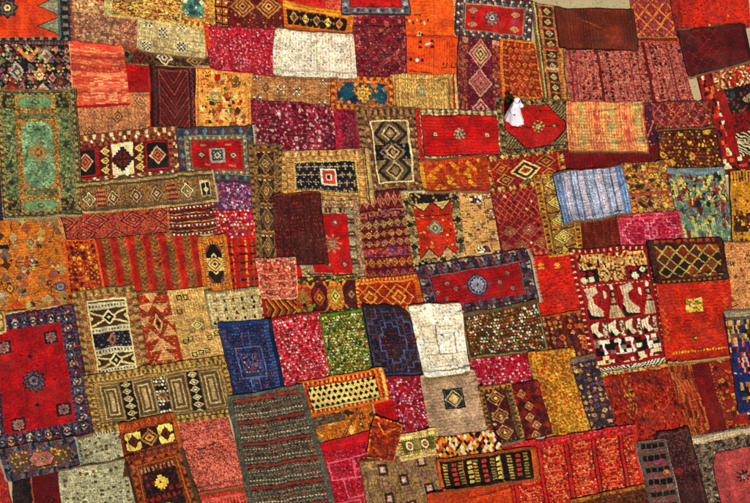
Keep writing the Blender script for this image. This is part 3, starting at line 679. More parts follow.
def w(p):
    p.fill('8A7450'); p.cells(1.5, 1.5, ['9A8460', '74603E', '7E5A44', 'A89268'], .8); p.frame(6, 1, '4E3E2A'); p.fd(7, 5, 4.6, ['9A9470', '2E3A34', '6A2A20', '7E8A74'], 's', .65); p.frame(12.2, .9, '3A2A20')
    a = p.ins(13, 13, 13, 8).fill('B30E0C'); a.mott(7, .1); a.star(.56, .5, 9.5, ['A87A58', '94583E', '7A2A20', 'AC8C6A', '7E5A44'], 9, .3); a.ov(.7, .14, 2.6, 3, ['5A4A44', '96948A']); a.di(.82, .85, 4, 4, ['5A2A20', '94805E']); a.di(.42, .86, 3, 3, ['5A2A20', '94805E'])
    p.hb([(.955, .98, '5E5038'), (.98, 1, 'AA9468')])
rug([(293, 203), (357, 203), (365, 280), (304, 282)], 'red rug with pale star medallion, half covered by the plain maroon rug', w, z=3, t=.017)

def w(p): p.fill('B00A0C').mott(6, .12)
rug([(293, 262), (322, 262), (323, 283), (295, 283)], 'scrap of plain bright red rug peeping out left of the star rug', w, z=0)

def w(p):
    p.fill('5E1418'); p.cells(1.5, 1.5, ['6E1C22', '4E1018', '7A2A26'], .7)
    for v0, v1, a_, cs in ((0, .2, 'd', ['A0604A', '6E1A1E']), (.2, .3, 'x', ['7A4A5A', '9A5A3A', '3E1020']), (.3, .42, 'd', ['8E7A4A', '6A1A20']), (.42, .52, 'd', ['A8703E', '5E1418']), (.52, .62, 'd', ['9A6A4A', '6E2020']), (.62, .72, 'x', ['5A3A6A', 'B02A1C', '9A5A3A']), (.72, .85, 'd', ['A86A2C', '7A2414']), (.85, 1, 'd', ['9A4A3A', '5E1420'])):
        b = p.sub(0, v0 + .01, 1, v1)
        if a_ == 'd': b.til(7, b.H).di(.5, .5, 3.3, b.H * .42, [cs[0], cs[1], cs[0]])
        else: b.cells(2.4, 2, cs, .8)
        p.sub(0, v0, 1, v0 + .012).fill('3A0C14')
    p.blobs(5, ['C06A5A', 'B8784A', '4A2A4A'], .18, .2)
rug([(356, 196), (404, 190), (415, 278), (364, 282)], 'maroon rug with rows of small diamonds, just right of the half-covered star rug', w, z=2)

def w(p):
    p.fill('4A3C26'); p.cells(1.6, 1.6, ['8A7A50', '2A2018', '5A4A2C', 'A09060'], .9); p.fd(0, 8, 7, ['9A8A5C', '2A2018', '6A5A38'], 'd', .45); p.sub(0, 0, 1, .025).fill('C9B888'); a = p.ins(9, 12, 8, 9).fill('B02A0C'); a.mott(6, .12); a.blobs(5, ['C9782E', '7A1A10', 'D09040'], .45, .22)
    b = p.ins(9, 3, 8, p.H - 12).fill('1E1612'); b.cells(2, 2, ['8E8054', '2A2018'], .4)
    for u in (.25, .75): a.poly([(u - .24, 0), (u + .24, 0), (u, .17)], '3A2A1C'); a.poly([(u - .19, 0), (u + .19, 0), (u, .13)], 'B09A64'); a.poly([(u - .26, 1), (u + .26, 1), (u, .8)], '3A2A1C'); a.poly([(u - .21, 1), (u + .21, 1), (u, .84)], 'A08A5E')
    a.hb([(.22, .25, '6E120C'), ]); a.di(.5, .46, 8, 8, ['5A6A5A', '9A9A74', '6E7A60', '8E8A62']); a.di(.5, .46, 2.5, 3, ['2A2A22', 'B0A87A']); p.sub(.1, .93, .9, .96).cyc('v', 6, [(.55, '14100E'), (.45, 'A89A6A')])
rug([(402, 195), (456, 190), (466, 262), (415, 268)], 'orange-red rug with a dark checkered border, cream triangles and one grey diamond', w, z=3, fr='t', frc='B8A878', frl=.07, t=.017)

def w(p):
    p.fill('A8824A'); p.cells(4, 1.2, ['B89258', '94703E', 'A07A4A'], .7)
    for i in range(3):
        for j in range(7):
            u, v = (i + .5) / 3, (j + .35) / 6.6
            if (i + j) % 2 == 0: b = p.sub(u - .16, v - .07, u + .16, v + .07); b.blobs(3.2, ['6A343A', 'C0A488', '7A4448', '5A2E34'], .95, .4, .3); p.ov(u, v, 2.4, 2, ['8E5A54', 'B89A7A'])
            else: p.sq(u, v, 5.4, 5.6, ['5A342E', 'B08C54', 'B08C54', 'B08C54', 'B08C54', 'B08C54']); p.cells(4, 1.2, ['B89258'], .12)
    for v in (.13, .84): p.sub(.34, v - .05, .66, v + .05).cells(1.8, 3, ['DCCAA4', '2A1A1A', '6A4238'], .95)
    p.frame(0, 1, '6A4A30')
rug([(456, 193), (492, 191), (505, 257), (465, 263)], 'straw-coloured rug with plum oval links, right of the orange diamond rug', w, z=2, kind='kilim')

def w(p):
    p.fill('7E0F12'); p.cells(1.4, 1.4, ['8E1A18', '6E0C10', '84201C'], .6); p.sub(0, 0, 1, .42).lat(6.5, 8, .8, 'B0523E'); p.sub(0, .42, 1, 1).lat(11, 9, .9, '9A4A3A'); a = p.sub(.05, .05, .95, .9); a.blobs(8, ['241014', 'D0A27A', '9A6A3E', '1E1018'], .5, .2, .5, 'd'); p.sub(.05, .5, .95, .85).til(18, 14, 1).di(.5, .5, 7, 5.6, ['9A5A44', '6A2A24', '94604A', '5A1A1A', 'B07A50'])
    p.frame(0, 1, '5A0C10'); p.sub(.1, .9, 1, .93).cyc('v', 5, [(.5, 'A05A48')])
rug([(491, 192), (536, 185), (552, 257), (504, 262)], 'crimson rug with a fine pink diamond lattice, in the upper centre right', w, z=2)

def w(p):
    p.fill('A87828'); p.cells(1.5, 1.5, ['B8882E', '94641E', 'A8803A'], .7); p.fd(1, 4, 5.5, ['3A2A1A', '7A5A24'], 's', .6); a = p.ins(7, 2, 6, 2).fill('8E6A2C'); t = a.til(a.W, 17); t.di(.5, .5, a.W * .48, 8, ['3A2416', 'C0A058', '4A2A1A', 'CDAE62', '6A3A1E', 'D0B468', '2A1C14']); t.sub(0, 0, 1, .1).fill('4A2E1A'); a.frame(0, .8, '4A3018'); a.cells(2, 2, ['5E6A4A', 'B8903A'], .15)
rug([(534, 178), (575, 174), (581, 252), (550, 258)], 'golden rug with brown tick-marked borders, partly under the blue striped kilim', w, z=3, t=.016)

def w(p):
    p.fill('7A909E'); p.mott(6, .1)
    for u, ww, c in ((.0, .03, '1E2A5A'), (.03, .1, '5A7694'), (.15, .06, 'A09AA6'), (.23, .03, '54688A'), (.27, .03, '8E9CAE'), (.33, .02, '54648A'), (.36, .07, 'A29CA8'), (.44, .03, '4A5C7E'), (.49, .06, '8896A8'), (.57, .02, '54648A'), (.61, .07, 'A49EA8'), (.69, .02, '5E5068'), (.73, .05, '8E98AC'), (.79, .02, '50648A'), (.83, .05, 'A49EA6'), (.89, .11, '587EA6')): p.sub(u, 0, u + ww, 1).fill(c)
    p.cyc('v', 3.2, [(.14, '5A6C8C'), (.4, None), (.1, '8E9AAC')]); p.hb([(0, .02, '2A3E6A'), (.98, 1, '44557A')]); p.abr('h', 9, .14)
rug([(553, 178), (620, 169), (630, 214), (564, 224)], 'light blue kilim with pink and grey stripes', w, z=5, kind='kilim', t=.012, wr=.032, curl=.03)

def w(p): p.fill('6A220A'); p.cyc('v', 8, [(.4, '5E1C0A'), (.2, '762A0E')]); p.mott(5, .12); p.cells(1.2, 3, ['74280C', '561A08'], .4)
rug([(573, 221), (621, 216), (625, 249), (578, 253)], 'plain rust-brown rug under the blue striped kilim', w, z=2)

def w(p):
    p.fill('7E5A2E'); p.cells(1.6, 1.6, ['A8762E', '6A3A2A', '8E6A3A', '7A3A3A', 'B58A3A'], .85); p.blobs(5, ['C09A46', '4A2A20', 'B8642A', '6A5A2A', 'A07060'], .8, .36, .5); p.blobs(9, ['C9A24A', '3A2418'], .4, .24, .6); p.hb([(.55, .62, '8E4A34')])
rug([(621, 166), (669, 163), (678, 213), (629, 217)], 'mottled gold and mauve rug, right of the blue striped kilim', w, z=2)

def w(p):
    p.fill('A01038'); p.cells(1.5, 1.5, ['B01A40', '8E0C30', 'A8183C'], .6); p.frame(0, 2, 'BC4458'); p.blobs(2.6, ['8A0C2A', 'C04A60'], .5, .3)
    for u in (.32, .68): p.stepline(u, .52, 14.5, 14.5, 1.1, 'C46A78', 3.4); p.stepline(u, .52, 8, 8, .8, 'B04A5E', 2.6)
    p.sub(.02, .5, .98, .52).cells(2, 2, ['C86A74', 'A01038'], .4); p.frame(4, .8, 'B03A54')
rug([(617, 217), (678, 213), (683, 249), (622, 251)], 'hot pink rug with two linked stepped medallions outlined in pale pink', w, z=4, t=.017)

def w(p):
    p.fill('586E68'); p.cells(1.6, 2.4, ['688078', '4A605A', '74866A', '5A6A6A'], .8); p.wob(1.6, 5)
    p.sub(0, .08, 1, .72).cells(3.4, 6.5, ['8E1C18', None, '6E1616', 'B09A3E', '1E2A2E', None, '7E9454', '22322E', None, None][:1] + ['6E1616', 'AC963E', '1E2A2E', '7A9054', '22322E', '5E786A'], .55, 1); p.sub(0, .1, 1, .4).cells(2.4, 3.4, ['B8A24E', '18181C', '94281A', 'A0B060', '5E786A'], .55, 1)
    p.sub(0, .62, 1, 1).cells(3.2, 7, ['8A9E60', '3E5A52', '9AA46A', '7A2A1E', '6A8A6A', '5A7A70'], .65, 1); p.scat(40, ['1A1E22', '8E1A16', '2A3A34', '9AA060'], 3, 7, 'l', 5); p.hb([(0, .07, '667C84')])
rug([(667, 171), (722, 170), (733, 245), (684, 245)], 'grey-blue rug with lively red, yellow and black abstract patches', w, z=3, wr=.014)

def w(p):
    p.fill('A8791E'); p.cells(1.6, 1.6, ['B88A2A', '94681A', 'B07E22'], .6); p.sub(0, .02, .9, .14).cyc('v', 3, [(.45, '3A2412')]); a = p.ins(2.5, 4, 0, 4); a.blobs(5.5, ['4A2E14', '6A4A1A', 'C9A23E'], .4, .2, .6); b = p.sub(.05, .55, .6, .8).fill('4A2A12'); b.blobs(4.2, ['B08A2E', '8A3A1A', '1E1410'], .8, .4); b = p.sub(.05, .82, .6, .98); b.blobs(5, ['2A1A10', '7A2A14', 'C0983A'], .8, .36); p.vb([(0, .03, '3A1A10')])
rug([(730, 174), (776, 171), (781, 247), (733, 246)], 'golden-yellow rug with dark comb-like marks, at the right edge below the pictorial carpet', w, z=3)

def w(p):
    p.fill('B04A0E'); p.cells(1.5, 1.5, ['C05C16', '9A380C'], .6); p.vb([(0, .07, 'C0841E'), (.07, .08, '7A2A0C'), (.93, 1, 'A83A0C')]); a = p.ins(7, 3, 4, 3); a.latc(6.5, 5.4, ['8E260A', 'C98A26', 'A83E0E', 'C07018', 'A03A0C'], .1); p.hb([(0, .08, 'A83C0E'), (.92, 1, '8E2A0C')]); a.lat(6.5, 5.4, .5, '942E0C')
rug([(420, 163), (485, 158), (489, 191), (425, 192)], 'small orange rug with a golden diamond check and yellow left edge', w, z=3)

def w(p):
    p.fill('7E1A0E'); p.cells(1.6, 1.6, ['94301A', '6A140E', 'A0481E'], .6); p.fd(0, 5, 5, ['A8843E', '4A2414', 'B09A54'], 'd', .5); p.frame(5, .8, 'A8602A'); a = p.ins(6, 5, 6, 5).fill('8E1A10'); a.blobs(4, ['A83A1C', '6A120E'], .5, .3)
    for u, v, rx, c in ((.15, .3, 9, 'A8622E'), (.18, .75, 9, 'B07A3A'), (.5, .5, 15, 'C9B06A'), (.82, .25, 10, '9A6A3A'), (.85, .75, 8, 'A8703A'), (.5, 1.02, 8, '8A7A4A')): a.di(u, v, rx, rx * .66, [c, '6A1A12', '3A1A14', c, 'A8401A', '8E1A10'])
rug([(483, 160), (561, 149), (567, 181), (492, 193)], 'ornate red rug with a gold-edged central diamond, just below the hexagonal red rug', w, z=2, t=.016)

# ------------------------------------------------------------------ lower rows
def w(p):
    p.fill('B8200A'); p.abr('h', 8, .2); p.mott(10, .1); p.cells(3, 1.2, ['C42C0E', 'A81C0A'], .4); p.gl(.28, .16, 5, 'C9862E', 2); p.gl(.62, .18, 5, 'D09A3A', 2); p.sub(0, .62, 1, .64).cyc('v', 4, [(.4, '7A120A')]); p.sub(.05, .68, .9, .9).blobs(5, ['7E140A', 'A81C0A'], .6, .22, .1, 'd')
    p.hb([(0, .02, 'C8501A')])
rug([(528, 261), (572, 255), (584, 314), (538, 320)], 'plain vermilion rug with two tiny yellow signs near its top', w, z=2, wr=.016)

def w(p):
    p.fill('960E0C'); p.fd(0, 3, 4, ['1E1212', 'B8A07A'], 's', .4); p.frame(3, 1, '4A0E0C'); a = p.ins(6, 5, 6, 4)
    b = a.sub(0, .0, 1, .12).fill('A8803E'); b.wob(1, 4); b.cells(1.9, 2.8, ['7A2414', 'B8965A', 'A8642A', '3A1A14', 'C0A870'], .85, 1)
    b = a.sub(0, .12, 1, .24).fill('1A1312'); b.blobs(7, ['C9B890', '8E1410', 'B8A47C'], .9, .42, .5); b.sub(.28, 0, .68, 1).fill('B58A4A').cells(2.1, 2.2, ['C0A070', '7A2A18', 'B0905A', '4A2018'], .8, 1)
    b = a.sub(0, .26, 1, .56); b.cells(2, 2, ['A81A12', '820C0C'], .5); b.sub(.48, .02, .5, 1).fill('4E0E0C'); b.sub(.0, .0, 1, .03).cyc('v', 4, [(.5, 'B8A47C')])
    for u in (0, .53):
        b.poly([(u + .01, .98), (u + .0, .6), (u + .28, .98)], '1A1512')
        b.poly([(u + .02, .1), (u + .19, .04), (u + .21, .2), (u + .11, .32), (u + .12, .52), (u + .24, .76), (u + .23, .92), (u + .06, .84), (u + .02, .62), (u + .05, .42)], 'B0A080'); b.ov(u + .2, .45, 2, 3, ['8E1410']); b.ov(u + .3, .3, 1.4, 4, ['C9B890'])
        b.poly([(u + .3, .98), (u + .42, .35), (u + .54, .98)], 'A0906E'); b.ov(u + .42, .3, 3.2, 4, ['1E1614', '8A7A5E']); b.ov(u + .42, .1, 1.6, 2.6, ['CDBB92']); b.sub(u + .33, .55, u + .5, .62).fill('7A1410')
    b = a.sub(0, .57, 1, .72).fill('7E0F0E'); 
    for i in range(4): u = .02 + i * .255; b.poly([(u, .2), (u + .12, .02), (u + .09, .5), (u + .16, .8), (u + .05, .98), (u, .6)], 'C9B890'); b.poly([(u, .98), (u + .02, .5), (u + .1, .98)], '1A1312'); b.sub(u + .17, .1, u + .23, .95).fill('8E8468').cells(2, 2, ['2A1E1A', 'CDBB92'], .5)
    b = a.sub(0, .73, 1, .86).fill('120E0E'); b.cells(5.2, 3.6, ['120E0E', 'CDBB92', '8E1210', '1A1212', '77705E'], .8)
    for u in (.12, .37, .56, .8): b.poly([(u, 0), (u + .06, .1), (u + .03, .5), (u + .08, .9), (u + .02, 1)], 'DCD0B0')
    b = a.sub(0, .87, 1, .935); b.cells(3.2, 3.2, ['D0B27A', '8E1210', 'CDBB92', '5A1410'], .9, 1)
    b = p.sub(0, .93, 1, .985).fill('2A2018'); b.wob(1, 4); b.chev(3, .8, 1.4, 'C9B88E'); p.sub(0, .975, 1, 1).fill('A8521E').cells(2, 2, ['C9A25A', '7A2A14'], .6)
rug([(570, 253), (649, 248), (668, 365), (595, 377)], 'red pictorial carpet with tall cream boot-like shapes and black figures in rows', w, z=4, kind='carpet', fr='t', frc='8E2A24', frl=.05, t=.017)

def w(p):
    p.fill('3E1A0E'); p.cells(1.5, 1.5, ['4A2212', '30140C', '5A2E16'], .6); p.frame(0, 1.4, '241009'); p.sub(.1, .02, .9, .09).cyc('v', 7, [(.6, '9A3A18')]); a = p.ins(7, 6, 5, 5).fill('4E1E10'); a.latc(13, 12, ['6E2A14', '2A100C', '7E3A1A', '3A1A1A', '5A2A2A', '8A3A14'], .08); a.lat(13, 12, 1.5, '97893E'); p.sub(.1, .93, .9, .98).cyc('v', 5, [(.5, '8A5A2A')])
rug([(647, 243), (720, 240), (727, 280), (655, 284)], 'dark brown rug with an olive diamond lattice, above the orange-red rug', w, z=5, t=.017, bind='241009')

def w(p):
    p.fill('AE280A'); p.mott(8, .15); p.abr('h', 10, .12); p.cells(2, 2, ['B8320E', '9E220A'], .3); b = p.sub(.38, .26, .6, .42).fill('A88A2E'); b.knots(.3, 2, 2); b.cells(2.5, 2.5, ['C9A85A', '7A6A2A'], .5); b = p.sub(.6, 0, 1, .1); b.wob(1, 3); b.chev(5, .9, 1.6, 'A8761E', .5); b.chev(5, .9, .6, '4A1E10', .5)
    p.gl(.43, .73, 5, '5A4A1E', 2); p.di(.45, .73, 2, 3, ['3A1A10', 'A08A3A']); b = p.sub(.06, .86, .98, .9); b.blobs(4, ['C98A2A', 'B87420'], .9, .38, .4); b = p.sub(.03, .35, .1, .75); b.vzig(.5, 2, 6, .7, 'A86A1E'); b = p.sub(.88, .3, .94, .6); b.vzig(.5, 1.5, 5, .6, 'A06A1E'); p.ln(.1, .2, .6, .9, .6, '94200A')
rug([(656, 281), (727, 277), (734, 356), (667, 364)], 'orange-red rug with a small mottled gold square near its middle', w, z=4, wr=.02, fr='b', frc='B89A5A', frl=.06)

def w(p):
    p.fill('B07C4A'); p.cells(1.6, 1.6, ['BC8A56', 'A06C3E', 'B88858'], .6); p.scat(26, ['2A2028', '3A3A34', '7A4A2A', '8A6A3A'], 3, 7, 'lg', 8); p.blobs(7, ['7A5230', '94643A'], .4, .2, .6); p.vb([(0, .03, '9A7A44')])
rug([(720, 246), (790, 242), (799, 312), (733, 320)], 'peach-beige rug with sparse dark marks, at the right edge', w, z=3)

def w(p):
    p.fill('1A2A66'); p.mott(5, .15); p.sub(0, .09, 1, .3).fill('33364A').cells(2, 5, ['A8824A', '7A3A2A', '1A2A66', 'B8944E', '5A6A4A', '1E1A24'], .9); p.sub(0, .3, 1, .62).cells(2.2, 6, ['B88A7A', '141020', '1A2A66', '7E1A1E', '1A2A66', '8E5A6A'], .8, 1); b = p.sub(.1, .7, .6, .9).fill('141420'); b.cells(2.6, 3.4, ['8E6A3A', '1A2A66', 'A8884A', '141420'], .8); p.sub(0, .9, 1, 1).fill('22306A').knots(.3, 2, 2)
    p.hb([(0, .05, '8A8468'), (.05, .08, '5A5648')]); p.vb([(0, .02, '2A1A2A')])
rug([(724, 315), (790, 309), (802, 404), (739, 413)], 'deep blue rug with pink, black and tan dashes, at the right edge', w, z=5, fr='t', frc='97917A', frl=.12)

def w(p): p.fill('1E1E40'); p.blobs(5, ['6A4A8A', 'B8A24A', '7A1E2A', '33407A', '8E8A5A'], .9, .4); p.hb([(0, .2, 'A8A878')])
rug([(740, 412), (790, 404), (796, 430), (743, 436)], 'dark violet rug corner showing at the right edge below the deep blue rug', w, z=3)

def w(p):
    p.fill('20202E'); p.frame(0, 1.5, '4A1218'); p.fd(1.5, 4.5, 5, ['6E1620', '3E4A66', '8A2A26'], 'd', .5); p.fd(5.5, 9, 9, ['8E8A80', '5A6076', 'A07A5A', '6E2A36'], 'o', .36); p.fd(7.5, 5, 9, ['5E1622', '22283E'], 'o', .36); p.fd(9, 2.4, 9, 'A8987A', 'o', .13); p.fd(14, 3, 3.6, ['4A5070', '5A1A22'], 's', .6); p.cells(1.3, 1.3, ['2E3248', '3A1A24', '4E5468'], .3)
    a = p.ins(18, 15, 17, 17).fill('9A0A12'); a.mott(9, .12);
    a.star(.5, .53, 12, ['241A22', '57505A', '2A2228', '6E626A', '33262E'], 12, .12); a.di(.5, .29, 3, 3, ['33141C']); a.di(.5, .77, 3, 3, ['33141C']); a.ln(.5, .31, .5, .43, .9, '4A2A2A')
    for u, v in ((.13, .16), (.83, .13), (.2, .92), (.86, .86)): a.sq(u, v, 7, 6.4, ['2E141C', '6A4A50', '2A1620']); a.star(u, v, 5.4, ['8E6E62', '4A2A30', '7E5A52', '2A1620'], 8, .2)
    a.blobs(16, ['6A1820', 'B02A24'], .5, .07)
rug([(-24, 321), (74, 307), (95, 434), (-10, 455)], 'large crimson carpet with a dark round medallion and a broad navy patterned border', w, z=3, kind='carpet', t=.02, curl=.03)

def w(p): p.fill('B09A5E'); p.cells(2, 2, ['BCA66A', '94804A', '6A5A3A'], .5); p.frame(2, 1, '5A4A2E')
rug([(-34, 322), (4, 314), (6, 333), (-30, 340)], 'cream-gold rug corner showing at the left edge over the large crimson carpet', w, z=4)

def w(p):
    p.fill('84693A'); p.cells(1.5, 1.5, ['967A46', '6E542E', '8A5A36', 'A08650'], .8); p.fd(0, 5, 5, ['A0884E', '5E4A2A'], 's', .6); p.fd(5.5, 5, 5, ['8E4A30', '6A5A3A', '9A7E48'], 'd', .5)
    a = p.ins(12, 9, 11, 4).fill('C9B07A'); a = a.ins(1.3).fill('523C28'); R = [(0, .02, 'x'), (.03, .12, 'w'), (.13, .35, 'X'), (.37, .45, 'w'), (.46, .66, 'n'), (.67, .75, 'w'), (.76, .94, 'X'), (.94, 1, 'w')]
    for v0, v1, k in R:
        b = a.sub(0, v0, 1, v1)
        if k == 'w': b.fill('A8A684'); b.sub(0, .3, 1, .7).cyc('v', 3, [(.5, '4A4A3A')])
        if k == 'n': b.fill('16181E'); b.blobs(4, ['6E7078', '4A4A5A'], .7, .3); b.di(.5, .5, 4, 6, ['8E5A44', '3A2A24'])
        if k == 'X': b.fill('4A3426'); b.ln(.02, .1, .98, .95, 1.6, 'C0A46A'); b.ln(.02, .95, .98, .1, 1.6, 'C0A46A'); b.di(.5, .5, 7, 7, ['C9B27A', '241A16', '241A16', 'C9B27A']); b.di(.02, .5, 4, 5, ['2A1E18', 'C0A46A']); b.di(.98, .5, 4, 5, ['2A1E18', 'C0A46A'])
rug([(74, 295), (134, 288), (148, 372), (88, 379)], 'brown rug with a framed panel of crosses and pale bands', w, z=4, t=.018, fr='t', frc='8E7A48', frl=.05)

def w(p):
    p.fill('8E2A10'); p.abr('h', 9, .15); p.cells(1.8, 1.2, ['9A3818', '7E220E', 'A0401C'], .5); T = 'B48C58'
    for u, v, s in ((.45, .02, .2), (.28, .14, .2), (.66, .16, .2), (.16, .3, .2), (.84, .32, .16)): p.poly([(u - s, v), (u + s, v), (u, v + .115)], T)
    for u, v, s in ((.3, .6, .18), (.74, .56, .18), (.5, .74, .3), (.5, .86, .2)): p.poly([(u - s, v), (u + s, v), (u, v - .14)], T)
    p.di(.5, .4, 6, 13, ['7E220E', 'C09A60', '8E3A1A', 'A85A2E']); p.di(.5, .4, 2, 3, ['1E1410']); p.vzig(.95, 1.6, 8, .6, 'C49A60'); p.vzig(.05, 1.4, 8, .5, 'B07A4A'); t = p.sub(.08, .84, .92, .98).til(9, 12); t.di(.5, .5, 3, 5, ['B87A44', '7A220E', 'B87A44'])
    p.cells(1.6, 1.1, ['7E4A28', 'A87846'], .12)
rug([(135, 297), (170, 293), (188, 366), (148, 373)], 'narrow rust kilim with large cream triangles and an eye in the middle', w, z=3, kind='kilim')

def w(p):
    p.fill('B09457'); p.cells(2.2, 1.1, ['BCA264', '9E8248', 'A88E54'], .6); p.mott(10, .08); p.sub(.3, .38, .68, .56).fill('8E7848').knots(.2); p.di(.5, .47, 5.5, 5, ['D6BE70', '3A2E20', 'D6BE70', 'B09457'])
    for u, v in ((.25, .1), (.4, .1), (.8, .25), (.92, .22), (.18, .28), (.15, .66), (.28, .64), (.72, .66), (.9, .62), (.3, .85), (.45, .84), (.6, .82)): p.gl(u, v, 5, '2E241C', 4)
rug([(169, 293), (207, 289), (227, 360), (187, 367)], 'cream-beige rug with one small yellow diamond and scattered dark marks', w, z=3, kind='kilim')

def w(p):
    p.fill('A39A6A'); p.cells(1.6, 1.6, ['AEA678', '8E865A', '98946C'], .6); p.frame(0, 2.4, '77714E'); p.vb([(.3, .31, '7E7650'), (.62, .63, '7E7650')])
    for u in (.16, .32, .46, .62, .78, .92):
        for v in (.25, .5, .75): p.sq(u, v, 1.1, 1.5, [('2A241E', '8E2A1E', '3A3A34')[int(u * 100) % 3]])
    for u, v, c in ((.1, .85, '1E1A16'), (.5, .6, '5A2A20'), (.8, .35, '241E1A'), (.85, .88, '1E1A16'), (.5, .88, '1E1A16'), (.2, .2, '6A6A5A')): p.poly([(u - .04, v + .06), (u, v - .08), (u + .04, v + .06)], c)
rug([(205, 294), (262, 289), (267, 323), (212, 329)], 'grey-cream rug with rows of tiny dark marks, above the royal blue rug', w, z=4)

def w(p):
    p.fill('86703E'); p.cells(1.5, 1.5, ['94804A', '6E5A32', '8A763E'], .8); p.fd(0, 4, 5, ['AA8A3E', '5E4A28'], 's', .6); p.fd(4, 3, 3, ['B0984E', '4E4028'], 's', .5); p.frame(7.4, .9, '54442A'); p.frame(9.5, .6, '9A8650')
    a = p.ins(11, 10, 11, 9); a.fill('7A683E')
    for u in (.1, .37, .64, .91): b = a.sub(u - .085, .02, u + .085, .98).fill('6A5A3A'); b.frame(1, .8, 'A0905A'); b.frame(3, .8, '463A26'); b.frame(5, 1, 'A8986A'); b.frame(7, .8, '54482E'); b.frame(8.4, 2, '9A8A60')
    for i, u in enumerate((.235, .505, .775)):
        b = a.sub(u - .05, 0, u + .05, 1).fill('1C1512')
        if i == 1: b.blobs(4.4, ['CDBE90', '8E7A50', 'D0C498'], .85, .4, .4, 'd'); b.star(.5, .5, 6, ['8E7248', '5A4A34'], 8, .2)
        else: b.til(b.W, 7).di(.5, .5, b.W * .4, 3, ['A8946A', '2A1E18', 'B8A67A'])
rug([(86, 379), (226, 357), (240, 415), (96, 432)], 'wide gold-brown rug with four upright rectangular panels', w, z=5, fr='r', frc='AE9248', frl=.07, t=.018)

def w(p):
    p.fill('12204A'); p.cells(1.5, 1.5, ['1C2E5E', '0E1838', '1A2450', '223A6A'], .8); p.blobs(3.6, ['5E1A34', '44587E', '24406E', '6A2A3E', '33507E', '2A3A5E'], .85, .32, .5); p.hb([(0, .05, '1A3E7A'), (.95, 1, '0C1430')]); p.vb([(.93, 1, '0E1A40')]); b = p.sub(.84, 0, .93, 1); b.fill('22406E'); b.cyc('h', 3.2, [(.3, '3E5E8A')])
    p.box(.22, .34, .72, .75, 1.2, '4E6690'); p.sub(.38, .15, .54, .34).frame(0, .9, '3E588A'); p.sub(.38, .75, .56, .93).frame(0, .9, '4E6690'); b = p.sub(.3, .42, .65, .68); b.blobs(3.2, ['6E5A7A', '7A2A44', '44608E', '7E84A0'], .9, .35, .5); b.frame(0, .7, '344E7A'); p.sub(.06, .1, .11, .9).cyc('h', 5, [(.4, '33507E')])
rug([(219, 325), (270, 322), (285, 393), (236, 398)], 'royal blue rug with a pale outlined cross-shaped frame', w, z=5, t=.018, bind='0F1A3C')

def w(p):
    p.fill('B05440'); p.cyc('v', 12.5, [(.5, 'B8604A'), (.1, '8E2A26'), (.3, 'AE5038')]); p.sub(0, .35, 1, 1).chev(7, .0, 1.2, 'C98A6A')
    t = p.til(12.5, 7); t.ln(0, .7, .5, .3, 1.4, 'D09A7A'); t.ln(.5, .3, 1, .7, 1.4, '7A2026'); p.sub(0, 0, 1, .3).blobs(4.6, ['D0A080', '6A4A8A', 'B02A20', 'C98A6A'], .7, .3, .5); p.sub(0, .12, 1, .5).blobs(9, ['54407A', '94302A'], .5, .24, .6); p.frame(0, .9, 'C99A78'); p.cells(1.5, 1.5, ['C07050', '94403A'], .3)
rug([(257, 261), (295, 260), (297, 298), (262, 299)], 'small pink rug with wavy zigzags, below the narrow diamond runner', w, z=5)

def w(p): p.fill('8E1E0E'); p.chev(5.5, .0, 0, '8E1E0E'); a = p.sub(.1, 0, 1, 1); t = np.abs((a.y / a.H * 2) % 2 - 1); k = ((a.x + t * 9) / 6.2) % 1; a.put(k < .28, '241C12'); a.put((k > .36) & (k < .56), 'A87A2A'); a.put((k > .66) & (k < .86), '8E4A18'); p.hb([(0, .1, '3A2414'), (.93, 1, 'B8642A')])
rug([(263, 298), (298, 300), (301, 322), (266, 323)], 'small red and olive rug with arrow stripes pointing right', w, z=4)

def w(p):
    p.fill('6E2A14'); p.cells(1.6, 1.6, ['94481A', '4A1A16', '7A3A1A', '5E6A2A'], .8)
    for i in range(4):
        b = p.sub(i * .25, .14, i * .25 + .25, .86).fill(('A03A16', '55181E', 'A8701E', '4E1A22')[i]); b.cells(1.8, 1.8, [('B8521E', '8A2E14'), ('6E2018', '3E141C'), ('B8822E', '945A18'), ('5E202A', '3A141E')][i], .5)
        b.di(.5, .5, 5.6, 8.5, [('5E7A34', 'A84A1E', '7A8A3A', '6A2014')[i % 4], ('B04A20', '6A1E1A', 'D0A850', '3A1420')[i], ('6E8A44', 'B8742E', '6A2A14', '8A7A4A')[i], ('A02A14', '7A1E1E', 'D0B060', '5A2A40')[i]])
        for u in (0, 1):
            for v in (0, 1): b.di(u, v, 4, 5, [('7A8A3A', 'B06A24', '5A1A1E', 'A87A2E')[i], '3A1A14'])
    for v0, v1 in ((0, .14), (.86, 1)): b = p.sub(0, v0, 1, v1); b.fill('4E2418'); b.blobs(4.2, ['A8962E', '6A7A34', 'A0501E', '3A2A18'], .9, .4, .4)
    p.sub(0, .6, .3, 1).blobs(5, ['4E7A30', '1E1C14', '6A8A3A'], .7, .36)
rug([(296, 281), (356, 278), (360, 312), (299, 318)], 'small multicoloured rug of green, gold and wine lozenge panels', w, z=4)

